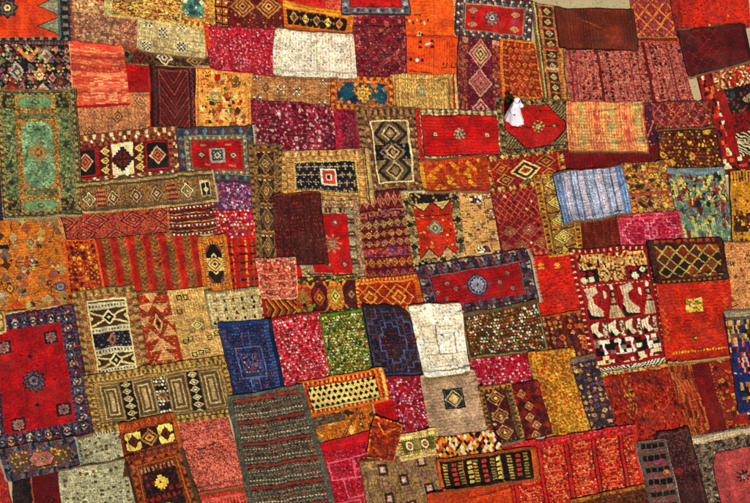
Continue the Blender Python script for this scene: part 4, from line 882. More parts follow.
def w(p):
    p.fill('94240C'); p.cells(1.5, 1.5, ['A23010', '841C0A'], .6); p.hb([(0, .12, 'A8420E'), (.12, .17, 'C07A22')]); a = p.sub(0, .2, .84, 1); a.lat(13.5, 13, 1.2, 'C07C30'); t = a.til(13.5 * 1, 13); p.til(27, 26, 0).di(.5, .7, 7, 7, ['C98A34', '94240C', 'B05A1E']); p.vb([(.87, 1, 'B4580E')]); p.sub(.88, 0, .98, 1).blobs(4, ['8E3A0C', 'C9822A'], .6, .3); p.fd(0, 3, 5, ['C98A2E'], 'o', .25)
rug([(356, 283), (419, 276), (427, 307), (360, 310)], 'orange-red rug with nested yellow diamonds and an orange right border', w, z=4)

def w(p): p.fill('A80F1A'); p.cells(1.6, 1.6, ['B81C28', '960C16', 'AE2430'], .7); p.blobs(3.4, ['C46A72', 'B8505A', 'D09494', '7A0C18', 'BC4450'], .85, .36, .6); p.mott(8, .1); p.hb([(0, .03, '8A0C12')])
rug([(269, 321), (322, 313), (334, 382), (283, 391)], 'pinkish red rug densely flecked with white, right of the royal blue rug', w, z=4)

def w(p): p.fill('4A6416'); p.cells(1.7, 1.7, ['587222', '34500F', '667A2A'], .6); a = p.ins(2, 3, 4, 0); a.blobs(3.3, ['B0A866', 'A88E3A', 'BEB888', '9A5E22', '7E9448', '22380F', '8A9A5A'], .85, .36, .5); p.frame(0, 2, '4E7014'); p.vb([(.93, .96, '8E5A2A')])
rug([(321, 317), (365, 311), (375, 371), (332, 378)], 'bright green rug flecked with cream and yellow', w, z=4, t=.017)

def w(p):
    p.fill('1E1620'); p.cells(1.5, 1.5, ['2A2030', '17121A', '331C26', '22202E'], .8); p.blobs(3.6, ['4E1E28', '3A1E28', '5A2E34', '33304A', '6A343A'], .85, .34, .5); p.stepline(.47, .52, 27, 38, 1.4, '44506E', 5); p.stepline(.47, .52, 19, 28, 1.1, '38425E', 4.4); p.stepline(.47, .52, 12, 19, 1.2, '48557A', 4); p.frame(0, 1.8, '16121A'); p.frame(2, .7, '3A4464'); p.hb([(0, .04, '22222E')])
rug([(363, 309), (406, 307), (425, 374), (376, 378)], 'dark plum rug with stepped blue-grey lines and a turned-over top right corner', w, z=5, t=.018, bow={'r': 4.0, 'cut': .11}, curl=.05, bind='15131C')

def w(p):
    p.fill('D2C8A8'); p.cells(1.5, 1.5, ['DCD4BA', 'C4BA98', 'D6CCB0'], .7); p.blobs(4.4, ['A89C7C', 'B0A484', '9A968A'], .35, .2, .6); p.box(.15, .28, .45, .52, .8, '8E866E'); p.box(.42, .4, .8, .7, .8, '8E866E'); p.box(.2, .68, .7, .86, .7, '968C70'); p.ln(.45, .3, .8, .3, .8, '8A8270'); p.ov(.55, .42, 1.4, 1.4, ['5E6E8A'])
    p.hb([(0, .02, 'CEC49E')]); p.mott(9, .07)
rug([(410, 309), (459, 306), (468, 373), (425, 378)], 'shaggy cream-white rug with faint line squares, in the centre beside the dark plum rug', w, z=6, t=.024, wr=.02, curl=.04)

def w(p):
    p.fill('33242A'); p.hb([(0, .06, '4A141A')]); p.vb([(0, .02, '5A1A1E')]); p.fd(1.5, 5, 5.5, ['9A8E7E', '4A4A60', '6A2430', '7E7668'], 't', .5); p.fd(5, 6, 6, ['5E5866', '2A1E28', '6E3A3E'], 'o', .5); p.cells(1.4, 1.4, ['3E3440', '2A1C22'], .3); p.frame(11, .9, '6A5A58')
    a = p.ins(13, 11.5, 12, 10.5).fill('9A0C12'); a.mott(8, .1); a.ov(.49, .5, 10.5, 10, ['1E2236', '66708A', '2A2E48', '7A8296', '33365A', '94948E', '22284A'])
    a.star(.49, .5, 9, [None, '8A8E9A', None, '2A2E48'], 12, .3); a.di(.34, .5, 3, 2, ['5A4A4A']); a.di(.64, .5, 3, 2, ['5A4A4A'])
    for u, v in ((.12, .78), (.15, .3), (.24, .5), (.75, .52), (.85, .28), (.88, .75), (.03, .55)): a.di(u, v, 3.2, 3, ['2E2A24', '7A7060', '3A2A2A'])
rug([(416, 269), (526, 251), (538, 303), (430, 318)], 'red carpet with a round blue medallion and dark border, in the centre of the photo', w, z=4, kind='carpet', fr='r', frc='C9BC96', frl=.12, t=.02)

def w(p):
    p.fill('3E3012'); p.cells(1.6, 1.6, ['4A3A18', '33260F', '564420'], .6); p.frame(1.5, 1, '7E7044'); p.hb([(0, .08, '574A28')]); a = p.ins(5, 4, 3, 4); a.blobs(3.7, ['BCAE88', '8E3A18', 'A86A2A', 'C4B898', '7E7E48', '94481E'], .8, .34, .6)
rug([(460, 316), (537, 303), (547, 351), (469, 359)], 'dark olive-brown rug sprinkled with cream and rust dots', w, z=4, t=.018)

def w(p):
    p.fill('5A1A0C'); p.cells(1.5, 1.5, ['6E2A12', '46140C', '7A3418'], .7); p.cyc('v', 9.5, [(.3, '4A120A')]); p.blobs(5, ['9A5A30', '6E2A3A', 'A06A3A', 'B07A4A'], .7, .32, .4); p.blobs(9, ['B5552A'], .4, .25, .5); p.vb([(0, .03, '33100A')]); p.hb([(0, .04, '8E5A22')])
rug([(537, 320), (580, 312), (593, 358), (545, 355)], 'rust-brown rug with columns of small blossoms, below the vermilion rug', w, z=3)

def w(p): p.fill('A00A20'); p.cells(1.6, 1.6, ['B0142C', '8E081A', 'A81A30'], .7); p.blobs(3.5, ['BC5A6A', 'B43A4E', 'CC8890', '7E0818'], .8, .36, .6); p.frame(0, 1.2, '860818')
rug([(467, 359), (529, 352), (536, 385), (475, 391)], 'pink-flecked crimson rug directly below the olive-brown dotted rug', w, z=3)

def w(p): p.fill('A06E12'); p.cells(2, 2.2, ['B58A22', '94520F', 'A8801E', 'A8450F', 'B4862E', '8E6A1E'], .95, 1); p.wob(1, 4); p.blobs(3.6, ['A83E12', 'C09A3A', '8A7A24'], .45, .34); p.mott(8, .1)
rug([(529, 355), (573, 351), (592, 433), (549, 440)], 'golden-yellow mottled shaggy rug', w, z=4, t=.026, curl=.03, fr='tl', frc='A87A1E', frl=.03)

def w(p): p.fill('352B33'); p.cells(1.5, 1.5, ['40353E', '2A2228', '4A3A44'], .7); p.wob(1, 4); p.blobs(5.2, ['A07A50', '5E4A50', '8E6A60', 'B0905E'], .8, .34, .6); p.hb([(0, .06, '6A5A54')])
rug([(571, 362), (594, 357), (614, 428), (592, 433)], 'narrow dark grey rug with tan blossoms, right of the golden shaggy rug', w, z=5)

def w(p):
    p.fill('A83E10'); p.cells(1.3, 1.3, ['B85018', '8E2A0C'], .5); p.frame(0, 1.6, 'C0641A'); p.fd(2, 3, 3, ['C98A3A', '7A1E0C'], 's', .6); a = p.ins(7, 6, 9, 4).fill('C9A660'); a.til(5.2, 5.2, 1).di(.5, .5, 2.3, 2.4, ['140E0A', '140E0A', '140E0A']); a.frame(0, .8, '5A1E10')
    p.vb([(.9, .92, 'C06A1E'), (.96, .985, 'CDA04A')])
rug([(300, 385), (382, 370), (389, 401), (308, 416)], 'cream rug with rows of black lozenges and a bright orange border', w, z=5, t=.018, fr='', bind='B8560F')

def w(p):
    p.fill('4A4634'); p.frame(0, 5.5, '50564A'); p.knots(.2); a = p.ins(6, 4, 6, 4).fill('3E3830'); a.cells(1.2, 1.4, ['585444', '2E2A24', '4A4C42', '66604E', '33302A'], .9); n = 5.6
    P = a.H / n
    a.cyc('h', P, [(.04, '2A1E18'), (.11, '7E3424'), (.04, '2A1E18')])
    t = a.til(3, P); t.sub(.2, .3, .6, .34).fill('948C6C'); t.sub(.2, .72, .7, .78).fill('9A9474'); t.sub(.3, .5, .8, .53).fill('8E8464'); t.sub(.0, .9, .5, .94).fill('7E8474'); a.sub(0, 0, 1, 1).cells(2.5, 1, ['94301E', '5E5A46'], .07); p.abr('h', 9, .08)
rug([(228, 399), (302, 387), (338, 515), (254, 526)], 'large grey-green woven kilim with thin red cross stripes', w, z=6, kind='kilim', t=.018)

def w(p): p.fill('94081C'); p.cells(1.7, 1.7, ['A01026', '820618', '980E2A'], .7); a = p.ins(5, 4, 2, 1); a.blobs(3.5, ['B45A70', 'A8344E', 'C08090', '740618'], .8, .36, .6); p.frame(0, 1.2, '74060F')
rug([(378, 378), (421, 375), (433, 431), (392, 437)], 'crimson rug with pink flecks, left of the grey kilim with a black square', w, z=3)

def w(p): p.fill('A8080A').mott(6, .12); p.hb([(.9, 1, '5A0A0A')])
rug([(369, 402), (392, 401), (397, 430), (374, 432)], 'strip of plain bright red rug above the crumpled rust rug', w, z=4)

def w(p):
    p.fill('96846A'); p.cells(2.4, 1.1, ['9E8C70', '8C7A60', '9A886C'], .5); p.abr('h', 7, .1); p.mott(8, .07); p.sq(.52, .42, 10, 10, ['17171A', '5A5E56', '17171A', '17171A', '8A8468', '8A8468']); p.sq(.52, .42, 8, 8, ['26282A']); p.di(.52, .42, 9, 9, ['8A8468', '17171A', 'A8925E', 'C0A468', 'C0A468']); p.vb([(0, .02, 'A08A68'), (.98, 1, '6A5640')]); p.hb([(0, .02, '5A2018')])
rug([(421, 378), (473, 372), (490, 431), (432, 439)], 'plain greyish-beige kilim with a single small black square', w, z=5, kind='kilim', t=.012, wr=.028, curl=.03, fr='t', frc='8E2A24', frl=.05)

def w(p): p.fill('5A4624'); p.vb([(0, .05, 'A8721A'), (.93, 1, '94783A')]); p.hb([(0, .04, 'AE6E1A')]); p.cells(1.5, 1.5, ['6A5430', '463418'], .5); a = p.ins(5, 3, 7, 3).fill('461010'); a.cells(2, 2, ['5E1A14', '33100F'], .5); t = a.til(a.W, a.H / 3); t.di(.5, .5, 8, 8, ['8E6A4A', '33100F', '94602E', '241010', 'CDA868']); a.blobs(6, ['B08A5A'], .3, .18, .7); p.fd(2, 2.4, 3, ['8A7040', '3A2A18'], 's', .5)
rug([(479, 391), (510, 386), (523, 440), (493, 446)], 'small brown rug with three dark diamonds and a yellow edge, right of the greyish-beige kilim', w, z=6, t=.016, bind=None)

def w(p): p.fill('64140F'); p.cells(1.6, 1.6, ['74201A', '50100E'], .5); p.latc(9, 8, ['8E2414', '4A0F0E', '7A1A10', '3E1014'], .12); [p.di(u, v, 4.4, 4.6, ['A8764C', '4A1412', '9A5A30', 'B08A5C']) for u, v in ((.38, .2), (.52, .42), (.45, .62), (.6, .78), (.5, .95))]; p.frame(0, 1, '40100E')
rug([(509, 387), (537, 383), (551, 434), (521, 441)], 'small dark red rug with a wavering line of cream diamonds', w, z=5)

def w(p):
    p.fill('A8640F'); p.cells(1.8, 1.8, ['B5741A', '94540F'], .5); p.scat(26, ['4A3A24', '6E6A4A', '7A3A14', 'C09A4A', '2E2A20', '8A8A5A'], 3, 6, 'edgo', 7); p.sub(.05, .15, .55, .42).fill('5A4A36').cells(2, 1.5, ['6E5E44', '463A2A'], .6); p.ln(.36, .97, .86, .04, 2.6, '2A1A12'); p.ln(.36, .97, .86, .04, 1, '8E5A2E'); p.hb([(0, .04, 'C07A1E'), (.06, .08, '7A3A10')]); p.frame(0, 1, '8A4A10')
rug([(308, 415), (370, 402), (378, 434), (320, 446)], 'mustard-orange figured rug with a dark diagonal bar', w, z=4, fr='r', frc='D0BC8A', frl=.05)

def w(p): p.fill('9E0A1E'); p.cells(1.6, 1.6, ['AA1428', '8A0818', 'A6203A'], .7); p.blobs(3.4, ['BC4458', '7A0818'], .6, .3); p.hb([(0, .1, 'A80C18')]); [p.box(a, b, c, d, 1.3, 'BC5468') for a, b, c, d in ((.1, .2, .55, .4), (.3, .4, .85, .6), (.1, .62, .5, .9), (.55, .2, .9, .33), (.4, .7, .9, .95))]; p.frame(0, 1.8, 'A8142A')
rug([(319, 446), (372, 433), (395, 530), (342, 540)], 'crimson rug with pale pink maze lines, beside the large grey-green kilim', w, z=5)

def w(p): p.fill('8A2E0A'); p.frame(0, 1.6, 'B8701A'); p.mott(3.4, .35); p.cells(2.2, 2.2, ['74240A', '9A3E0F'], .4); p.ln(.2, .15, .5, .35, 1.3, 'C07A2A'); p.ln(.5, .35, .85, .15, 1.3, 'B0641E'); p.ln(.15, .7, .5, .9, 1, 'B0641E'); p.ln(.3, .5, .8, .6, .9, '5A1A0A')
rug([(374, 418), (403, 426), (394, 464), (366, 459)], 'small crumpled rust-orange rug lying askew on top of its neighbours', w, z=9, t=.02, wr=.05, curl=.05)

def w(p): p.fill('B0A066'); p.cells(1.5, 1.5, ['BCAE74', '9A8A54'], .5); p.frame(2.4, .8, '8A7A40'); a = p.ins(4, 5.5, 3, 5.5).fill('565A1E'); a.cells(1.6, 1.6, ['666A2A', '464A18'], .4); [a.ov(u, .5, 4.4, 5.5, ['7A2A14', 'CDBE84', '94502A', '8E7A4A']) for u in (.25, .68)]; a.ov(.47, .5, 4, 5, ['7E7A3E', '94804A']); a.fd(0, 1.5, 3, 'B0A45A', 's', .4)
rug([(395, 437), (436, 430), (441, 453), (401, 461)], 'small cream-bordered green rug with oval motifs, right of the crumpled rust rug', w, z=6)

def w(p):
    p.fill('7E6638'); p.cyc('v', 10, [(.4, '8A7244'), (.25, '6E5630'), (.2, '84704C')]); p.cells(1.4, 3, ['8E784A', '6A5432', '7A6A58'], .5)
    for u, v in ((.28, .18), (.78, .12), (.52, .38), (.3, .66), (.8, .6), (.55, .85)): p.sq(u, v, 4.6, 5.6, ['3E1A22', '54303A', 'A89078', 'B8A48C'])
    for u, v in ((.28, .42), (.55, .12), (.78, .35), (.55, .6)): p.sq(u, v, 3, 2.6, ['7E5050', '8A7250'])
    p.frame(0, 1, '57452E')
rug([(360, 464), (436, 455), (449, 508), (371, 522)], 'olive-beige rug with plum-coloured squares, near the bottom edge', w, z=5, kind='rug')

def w(p): p.fill('9A3A12'); p.latc(3.6, 4.4, ['14100E', 'C8B488', 'B04A14', 'A8801E', '18120F', '8E1E10', 'C06A1E', 'BCA878'])
rug([(436, 440), (497, 432), (502, 457), (440, 465)], 'small checkered rug of black, cream and orange flecks, below the greyish-beige kilim', w, z=7)

def w(p):
    p.fill('120E0D'); p.vb([(.95, 1, 'A8500F'), (0, .035, 'AE5A14')]); p.hb([(0, .08, '8A4A14'), (.93, 1, '8E4A14')]); a = p.ins(4, 4, 6, 4).fill('17100E')
    for i, u in enumerate((.02, .12, .19, .29, .36, .46, .55, .62, .74, .83, .92)):
        b = a.sub(u, .04, u + .05, .96); b.cyc('h', (2.6, 4.4)[i % 2], [(.5, ('97803A', 'A03A1E', '7A6A34', 'C0A050')[i % 4])])
    a.sub(.655, 0, .67, 1).fill('8A7038'); a.sub(.24, 0, .25, 1).fill('8E4A1E')
rug([(437, 463), (533, 449), (538, 480), (444, 494)], 'black rug with ladder-like gold and red bars and an orange edge', w, z=8, t=.02, bind='A0480E')

def w(p): p.fill('A83E0E'); p.mott(9, .14); p.abr('v', 10, .1); p.cells(1.5, 2, ['B0460F', '9E380C'], .4); p.frame(0, 1, '7E2C0A')
rug([(428, 496), (508, 484), (518, 535), (432, 542)], 'plain orange rug at the bottom edge, below the black ladder-patterned rug', w, z=6, wr=.026)

def w(p):
    p.fill('A0140E'); p.cells(1.5, 1.5, ['B82A14', '8E100C', 'B03018'], .7); a = p.ins(10, 8, 5, 0); a.fill('9A0E0C'); a.cells(1.3, 1.6, ['B8240E', 'C0441E', '8A0E0A', 'B02818'], .8); a.blobs(3.3, ['C86A40', 'BC4A2A', '7A0E10', 'CC7E5A', 'A8220E'], .75, .34, .5); P = 27
    a.cyc('v', P, [(.05, '540C10'), (.1, 'A8221A'), (.04, '5A1014')]); a.til(P, 9).sub(.4, .25, .8, .75).frame(0, 1, 'C05A38'); p.hb([(0, .07, 'A82420')]); p.sub(0, 0, 1, .07).blobs(3.6, ['C04A54', '7A1414'], .7, .3); p.vb([(.97, 1, 'B8341E')])
rug([(499, 447), (634, 427), (650, 520), (512, 540)], 'large bright red rug with rows of pink lace-like motifs, at the bottom', w, z=5, wr=.014, curl=.03)

def w(p): p.fill('4A240E'); p.cells(1.8, 1.8, ['5E3416', '3A1A0C', '6A2A14', '54401E'], .8); p.hb([(0, .08, '9A6A14')]); p.blobs(5, ['7A4A1E', '8A2A1A'], .6, .3)
rug([(571, 502), (644, 486), (652, 530), (576, 546)], 'sliver of a dark brown rug with yellow edge at the bottom', w, z=7)

def w(p): p.fill('84140A'); p.cells(1.5, 2.6, ['981E0E', '6E0E08', '8E2A12', 'A03414'], .75); p.wob(1.5, 5); p.blobs(4.6, ['A0501E', '8A3A18', '4E0A0A'], .45, .28, .8, sy=7); p.sub(.3, .05, .42, .6).blobs(3.6, ['A8702E'], .5, .35, .8, sy=6); p.mott(10, .15); p.hb([(0, .03, 'A0703A'), (.03, .05, '4E1A10')]); p.vb([(0, .02, '8A5A34')]); p.ln(.55, .75, .85, .45, .7, 'A83A20')
rug([(594, 378), (673, 366), (694, 432), (612, 450)], 'deep red rug with faint gold flecks, below the carpet with boot-like shapes', w, z=2, wr=.014)

def w(p):
    p.fill('7E160C'); a = p.sub(0, 0, .36, 1).fill('7E2A12'); a.wob(2.5, 12); a.cells(1.2, 9, ['A8602A', '8E3A18', '5A1A0E', 'A0481E'], .85); p.sub(.36, 0, .62, 1).fill('720E0B').mott(5, .14); b = p.sub(.62, 0, .66, 1).fill('74240F'); b.blobs(3, ['A0602E'], .8, .35); c = p.sub(.66, 0, 1, 1).fill('841E10'); c.wob(1.5, 5); c.blobs(5, ['A8541E', 'B07A34', '4A100C', '8E3A20'], .8, .34, .7, sy=6); p.hb([(0, .02, '8E6A34')]); p.mott(9, .1)
rug([(668, 368), (732, 359), (748, 428), (691, 441)], 'dark red rug with a band of streaky orange and a blossom border', w, z=3)

def w(p):
    p.fill('5A5048'); p.cells(1.6, 1.6, ['665A52', '4A423C'], .5); a = p.ins(4, 3, 3, 2); n = 7; P = a.H / n
    for j in range(n):
        for i in range(4): a.sq(.14 + i * .245, (j + .2) / n, 2.7, 2.7, ['0E0C0C'])
        b = a.sub(.02, (j + .45) / n, .98, (j + .9) / n); b.fill(('6E4A44', '7A3A3E', '6A4440', '5E4A48')[j % 4]); b.cells(2.4, 2, ['7E5A4A', '6A4A4E', '84443C', '5E5048'], .7)
    a.ov(.82, .36, 3, 2.4, ['A85A2A', '7A2A20', 'C08A5A']); a.ov(.75, .215, 3, 2, ['8A3454']); p.frame(0, .9, '8A7E6E')
rug([(634, 443), (665, 440), (686, 527), (654, 531)], 'narrow grey rug with rows of black squares', w, z=9, t=.016, fr='')

def w(p): p.fill('381418'); p.cells(1.4, 1.4, ['46201E', '2A0F14', '522A28'], .7); p.sub(0, 0, 1, .45).cells(1.5, 1.5, ['64403A', '4A2424', '2E1216'], .6); p.frame(0, 1.2, '1C0C10'); p.frame(3, .6, '6A3E38'); p.di(.42, .42, 8, 6, ['4A1A1A', '6E2A22', '7A3228', '6A2A24']); p.sub(0, .55, 1, 1).lat(8, 8, .6, '4A1E20'); p.ov(.08, .1, 1.6, 1.2, ['9AA0A0'])
rug([(656, 435), (687, 429), (711, 522), (679, 528)], 'narrow dark plum-brown rug with one reddish diamond', w, z=8, t=.017)

def w(p):
    p.fill('4E4638'); p.wob(1, 5); p.cells(1.8, 1.8, ['756A54', '3E382E', '766B54', '4E443A', '645A4A'], .95); p.blobs(5, ['8A8068', '2E2822'], .5, .3); p.hb([(0, .05, 'A0967A')])
    a = p.ins(19, 17, 16, 10); a.poly([(.07, 0), (.93, 0), (1, .07), (1, .93), (.93, 1), (.07, 1), (0, .93), (0, .07)], '241A18'); b = a.ins(1.2); b.poly([(.07, 0), (.93, 0), (1, .07), (1, 1), (0, 1), (0, .07)], '9C4643'); b.mott(10, .08); b.sub(.0, 0, .4, 1).abr('v', 8, .12); a.star(.31, .3, 7, ['1E1416', '241A1C', '1E1416', '94706A', '241A1C'], 8, .3)
rug([(690, 441), (812, 418), (834, 535), (710, 560)], 'large rug with pink field, dark star and mottled grey border, bottom right corner', w, z=6, t=.022, fr='t', frc='A59A78', frl=.10)

def w(p):
    p.fill('8C9272'); p.cells(1.8, 1.2, ['989E80', '7E8462', '92987A'], .6); a = p.sub(.04, .12, .96, .98); a.blobs(5, ['4A4A34', '7A3E24', '3A3A2E', '6A4A34', '5A5A40'], .5, .26, .7, sy=4); p.sub(.5, .05, .9, .13).cyc('v', 2.6, [(.5, '33332A')]); p.poly([(.85, .32), (.9, .2), (.95, .34)], '6A3A20'); p.mott(8, .07)
rug([(70, 441), (122, 427), (131, 464), (76, 472)], 'pale sage rug with brown specks and a row of dark ticks', w, z=2, wr=.016)

def w(p): p.fill('8E9474'); p.cells(1.8, 1.2, ['9AA082', '808664', '949A7A'], .6); a = p.sub(.03, .05, .97, 1); a.blobs(6, ['4A4A34', '7A3E24', '5A5A40', '6E4A34'], .5, .24, .8, sy=4.5); p.poly([(.84, .2), (.92, .02), (.98, .2)], '5A3A24'); p.hb([(0, .02, '8E9478')]); p.mott(8, .07)
rug([(60, 474), (131, 461), (145, 545), (67, 552)], 'pale sage rug with small brown specks and one dark triangle, reaching the bottom edge', w, z=3, wr=.018)

def w(p): p.fill('33303A'); p.cells(2, 2, ['3E4458', '24202A', '5A5E6A', '6A5A34'], .9); p.fd(0, 5, 5, ['62646E', '2A1E20', '44465A', '6E3A2A'], 's', .7); a = p.ins(9, 6, 8, 6).fill('5A4A34'); a.blobs(3.8, ['A0742A', '4A5A34', '7A3A3A', '55507A', 'B08A3A'], .9, .4); a.poly([(.28, .5), (.38, .1), (.65, .1), (.75, .5), (.65, .9), (.38, .9)], '2A2228'); a.poly([(.3, .5), (.39, .16), (.64, .16), (.73, .5), (.64, .84), (.39, .84)], 'A06A5E'); a.di(.52, .5, 5, 4, ['6E5A3A', 'A88A5A', '5A4A44'])
rug([(0, 451), (74, 439), (80, 467), (9, 481)], 'small ornate blue and gold rug with a pink hexagon, under the large crimson carpet', w, z=5, fr='rl', frc='A8A48E', frl=.09, t=.018)

def w(p): p.fill('1C0E12'); p.cells(1.6, 1.6, ['2E1A1C', '150A0E', '33242A'], .6); a = p.sub(.38, 0, 1, 1).fill('5E0A10'); a.mott(8, .12); a.di(.5, .38, 7, 5, ['2E0C14', '5E1A1A', '2E0C14']); a.vb([(0, .04, '8A4A34')])
rug([(13, 479), (60, 471), (72, 545), (20, 552)], 'deep red rug with a black side border, at the bottom left', w, z=2)

def w(p): p.fill('9C2E26'); p.mott(8, .14); p.abr('h', 9, .12); p.cells(1.5, 1.5, ['A83A30', '8A2620'], .4)
rug([(-34, 474), (2, 462), (20, 545), (-18, 555)], 'plain coral-red rug in the bottom left corner', w, z=1)

def w(p):
    p.fill('7A2E0A'); p.cells(1.5, 1.5, ['8A3A10', '642208', '94480F'], .6); p.hb([(0, .22, '8E3A0E'), (.8, 1, '74240A')]); p.sub(0, .04, 1, .2).til(6.5, 6).di(.5, .5, 2, 3, ['A8662A', '5A1E0A']); p.sub(0, .82, 1, .98).til(6.5, 5).di(.5, .5, 2, 2.4, ['9A5A1E', '5A1E0A']); a = p.sub(.06, .26, .93, .76).fill('2E140C')
    for u in (.17, .83): b = a.sub(u - .15, .02, u + .15, .98).fill('D0B45A'); b.knots(.1); b.di(.5, .5, 5.5, 7, ['3A1A10', '6A2414', '3A1A10']); [b.sq(x, y, 1.6, 1.5, ['3A1A10']) for x in (0, 1) for y in (0, .5, 1)]
    a.di(.5, .5, 9, 8, ['8E6A34', '241410', 'A8803E', '3A1A10']); p.vb([(.94, 1, 'A0540F')])
rug([(120, 426), (173, 414), (181, 448), (127, 462)], 'small rust-orange rug with two cream squares around a dark diamond', w, z=7, t=.017, fr='r', frc='A85A14', frl=.04)

def w(p):
    p.fill('6A2A0C'); p.cells(1.5, 1.5, ['7A3812', '541E0A', '7E4A1A'], .7); p.vb([(0, .05, '3A2414'), (.93, 1, '4A4028')]); p.fd(4, 4, 5.5, ['94581E', '3A1A0E', 'A04A14'], 'd', .5); p.frame(9, .9, 'A0601E'); p.sub(.05, 0, .95, .06).cyc('v', 4, [(.5, '8E4A14')]); a = p.ins(12, 13, 13, 6).fill('1E0F0C'); a.cells(2, 2, ['2E1612', '4A1A1A', '17100E'], .6); a.sub(0, 0, 1, .08).cyc('v', 4, [(.5, '8E6A4A')])
    for v in (.28, .72): [a.sq(.5, v, x, y, ['C9A44A']) for x, y in ((7, 2.4), (2.4, 7), (4.5, 4.5))]; a.sq(.5, v, 1.2, 1.2, ['6A2A14']); 
    a.sub(0, .47, 1, .53).cyc('v', 5, [(.5, '8A2A1C')]); a.blobs(7, ['7A241C'], .35, .25)
rug([(127, 461), (181, 447), (207, 525), (145, 540)], 'dark rust rug with black field and stepped cream crosses, at the bottom', w, z=6, t=.018)

def w(p): p.fill('B05A48'); p.cells(1.5, 1.7, ['BA6854', 'A04C3C', 'B8705C', 'C0664C'], .85); p.blobs(3.2, ['7A2824', '8E3028', '9A3A2E'], .7, .3, .6); p.ln(.28, .4, .42, .4, 1.6, '3A3A4E'); p.ln(.5, .38, .64, .36, 1.6, '33303E'); p.sub(0, 0, 1, .3).blobs(4, ['7A3A5A', '94402E'], .4, .22); p.hb([(.97, 1, '8E1814')])
rug([(177, 425), (227, 417), (244, 484), (197, 493)], 'salmon-pink speckled rug with two short dark dashes', w, z=4, wr=.014)

def w(p): p.fill('A02E22'); p.cells(1.5, 1.5, ['AE3C2C', '8E241C', 'A8483A'], .6); p.hb([(0, .12, '94140F'), (.2, .26, 'B4584A'), (.4, .46, '7E1A18')]); p.sub(0, .24, 1, .5).cyc('v', 3, [(.4, 'B85A48')])
rug([(197, 493), (244, 483), (256, 530), (206, 542)], 'plain dusky red rug below the salmon-pink speckled rug', w, z=3)

# ------------------------------------------------------------------ materials
def newmat(name):
    m = bpy.data.materials.new(name); m.use_nodes = True
    nt = m.node_tree; b = nt.nodes['Principled BSDF']
    return m, nt, b


def node(nt, t, **kw):
    n = nt.nodes.new(t)
    for k, v in kw.items():
        if hasattr(n, k): setattr(n, k, v)
        else: n.inputs[k].default_value = v
    return n


def textile(name, knot, bump, tint=1.0, sheen=.25):
    """dyed wool: knot colours from the weave, small procedural colour flecks and a woven relief"""
    m, nt, b = newmat(name); L = nt.links.new
    at = node(nt, 'ShaderNodeAttribute', attribute_name='weave')
    tc = node(nt, 'ShaderNodeTexCoord')
    n1 = node(nt, 'ShaderNodeTexNoise', Scale=38.0, Detail=3.0, Roughness=.7)
    n2 = node(nt, 'ShaderNodeTexNoise', Scale=2.2, Detail=3.0)
    r1 = node(nt, 'ShaderNodeMapRange'); r1.inputs[1].default_value = .3; r1.inputs[2].default_value = .7; r1.inputs[3].default_value = .84 * tint; r1.inputs[4].default_value = 1.16 * tint
    r2 = node(nt, 'ShaderNodeMapRange'); r2.inputs[1].default_value = .3; r2.inputs[2].default_value = .7; r2.inputs[3].default_value = .84; r2.inputs[4].default_value = 1.12
    mu = node(nt, 'ShaderNodeMath', operation='MULTIPLY')
    vm = node(nt, 'ShaderNodeVectorMath', operation='SCALE')
    L(tc.outputs['Object'], n1.inputs['Vector']); L(tc.outputs['Object'], n2.inputs['Vector'])
    L(n1.outputs['Fac'], r1.inputs[0]); L(n2.outputs['Fac'], r2.inputs[0])
    L(r1.outputs[0], mu.inputs[0]); L(r2.outputs[0], mu.inputs[1])
    L(at.outputs['Color'], vm.inputs[0]); L(mu.outputs[0], vm.inputs['Scale'])
    n4 = node(nt, 'ShaderNodeTexNoise', Scale=.9, Detail=5.0, Roughness=.65); L(tc.outputs['Object'], n4.inputs['Vector'])
    r4 = node(nt, 'ShaderNodeMapRange'); r4.inputs[1].default_value = .5; r4.inputs[2].default_value = .8; r4.inputs[3].default_value = 0.; r4.inputs[4].default_value = .06; L(n4.outputs['Fac'], r4.inputs[0])
    dm = node(nt, 'ShaderNodeMix', data_type='RGBA'); dm.inputs[7].default_value = (.42, .31, .19, 1); L(r4.outputs[0], dm.inputs['Factor']); L(vm.outputs[0], dm.inputs[6])      # dust and sun-fading
    L(dm.outputs[2], b.inputs['Base Color'])
    v = node(nt, 'ShaderNodeTexVoronoi', Scale=knot); L(tc.outputs['Object'], v.inputs['Vector'])
    n3 = node(nt, 'ShaderNodeTexNoise', Scale=16.0, Detail=4.0, Roughness=.65); L(tc.outputs['Object'], n3.inputs['Vector'])
    ad = node(nt, 'ShaderNodeMath', operation='MULTIPLY_ADD'); ad.inputs[1].default_value = .35; L(v.outputs['Distance'], ad.inputs[0]); L(n3.outputs['Fac'], ad.inputs[2])
    bp = node(nt, 'ShaderNodeBump', Strength=.6, Distance=bump); L(ad.outputs[0], bp.inputs['Height']); L(bp.outputs[0], b.inputs['Normal'])
    b.inputs['Roughness'].default_value = .93
    b.inputs['Specular IOR Level'].default_value = .12
    b.inputs['Sheen Weight'].default_value = sheen * .3
    b.inputs['Sheen Roughness'].default_value = .6
    return m


M_PILE = textile('knotted_wool_pile', 70, .012)
M_FLAT = textile('flat_woven_wool', 110, .006)
_plain = {}


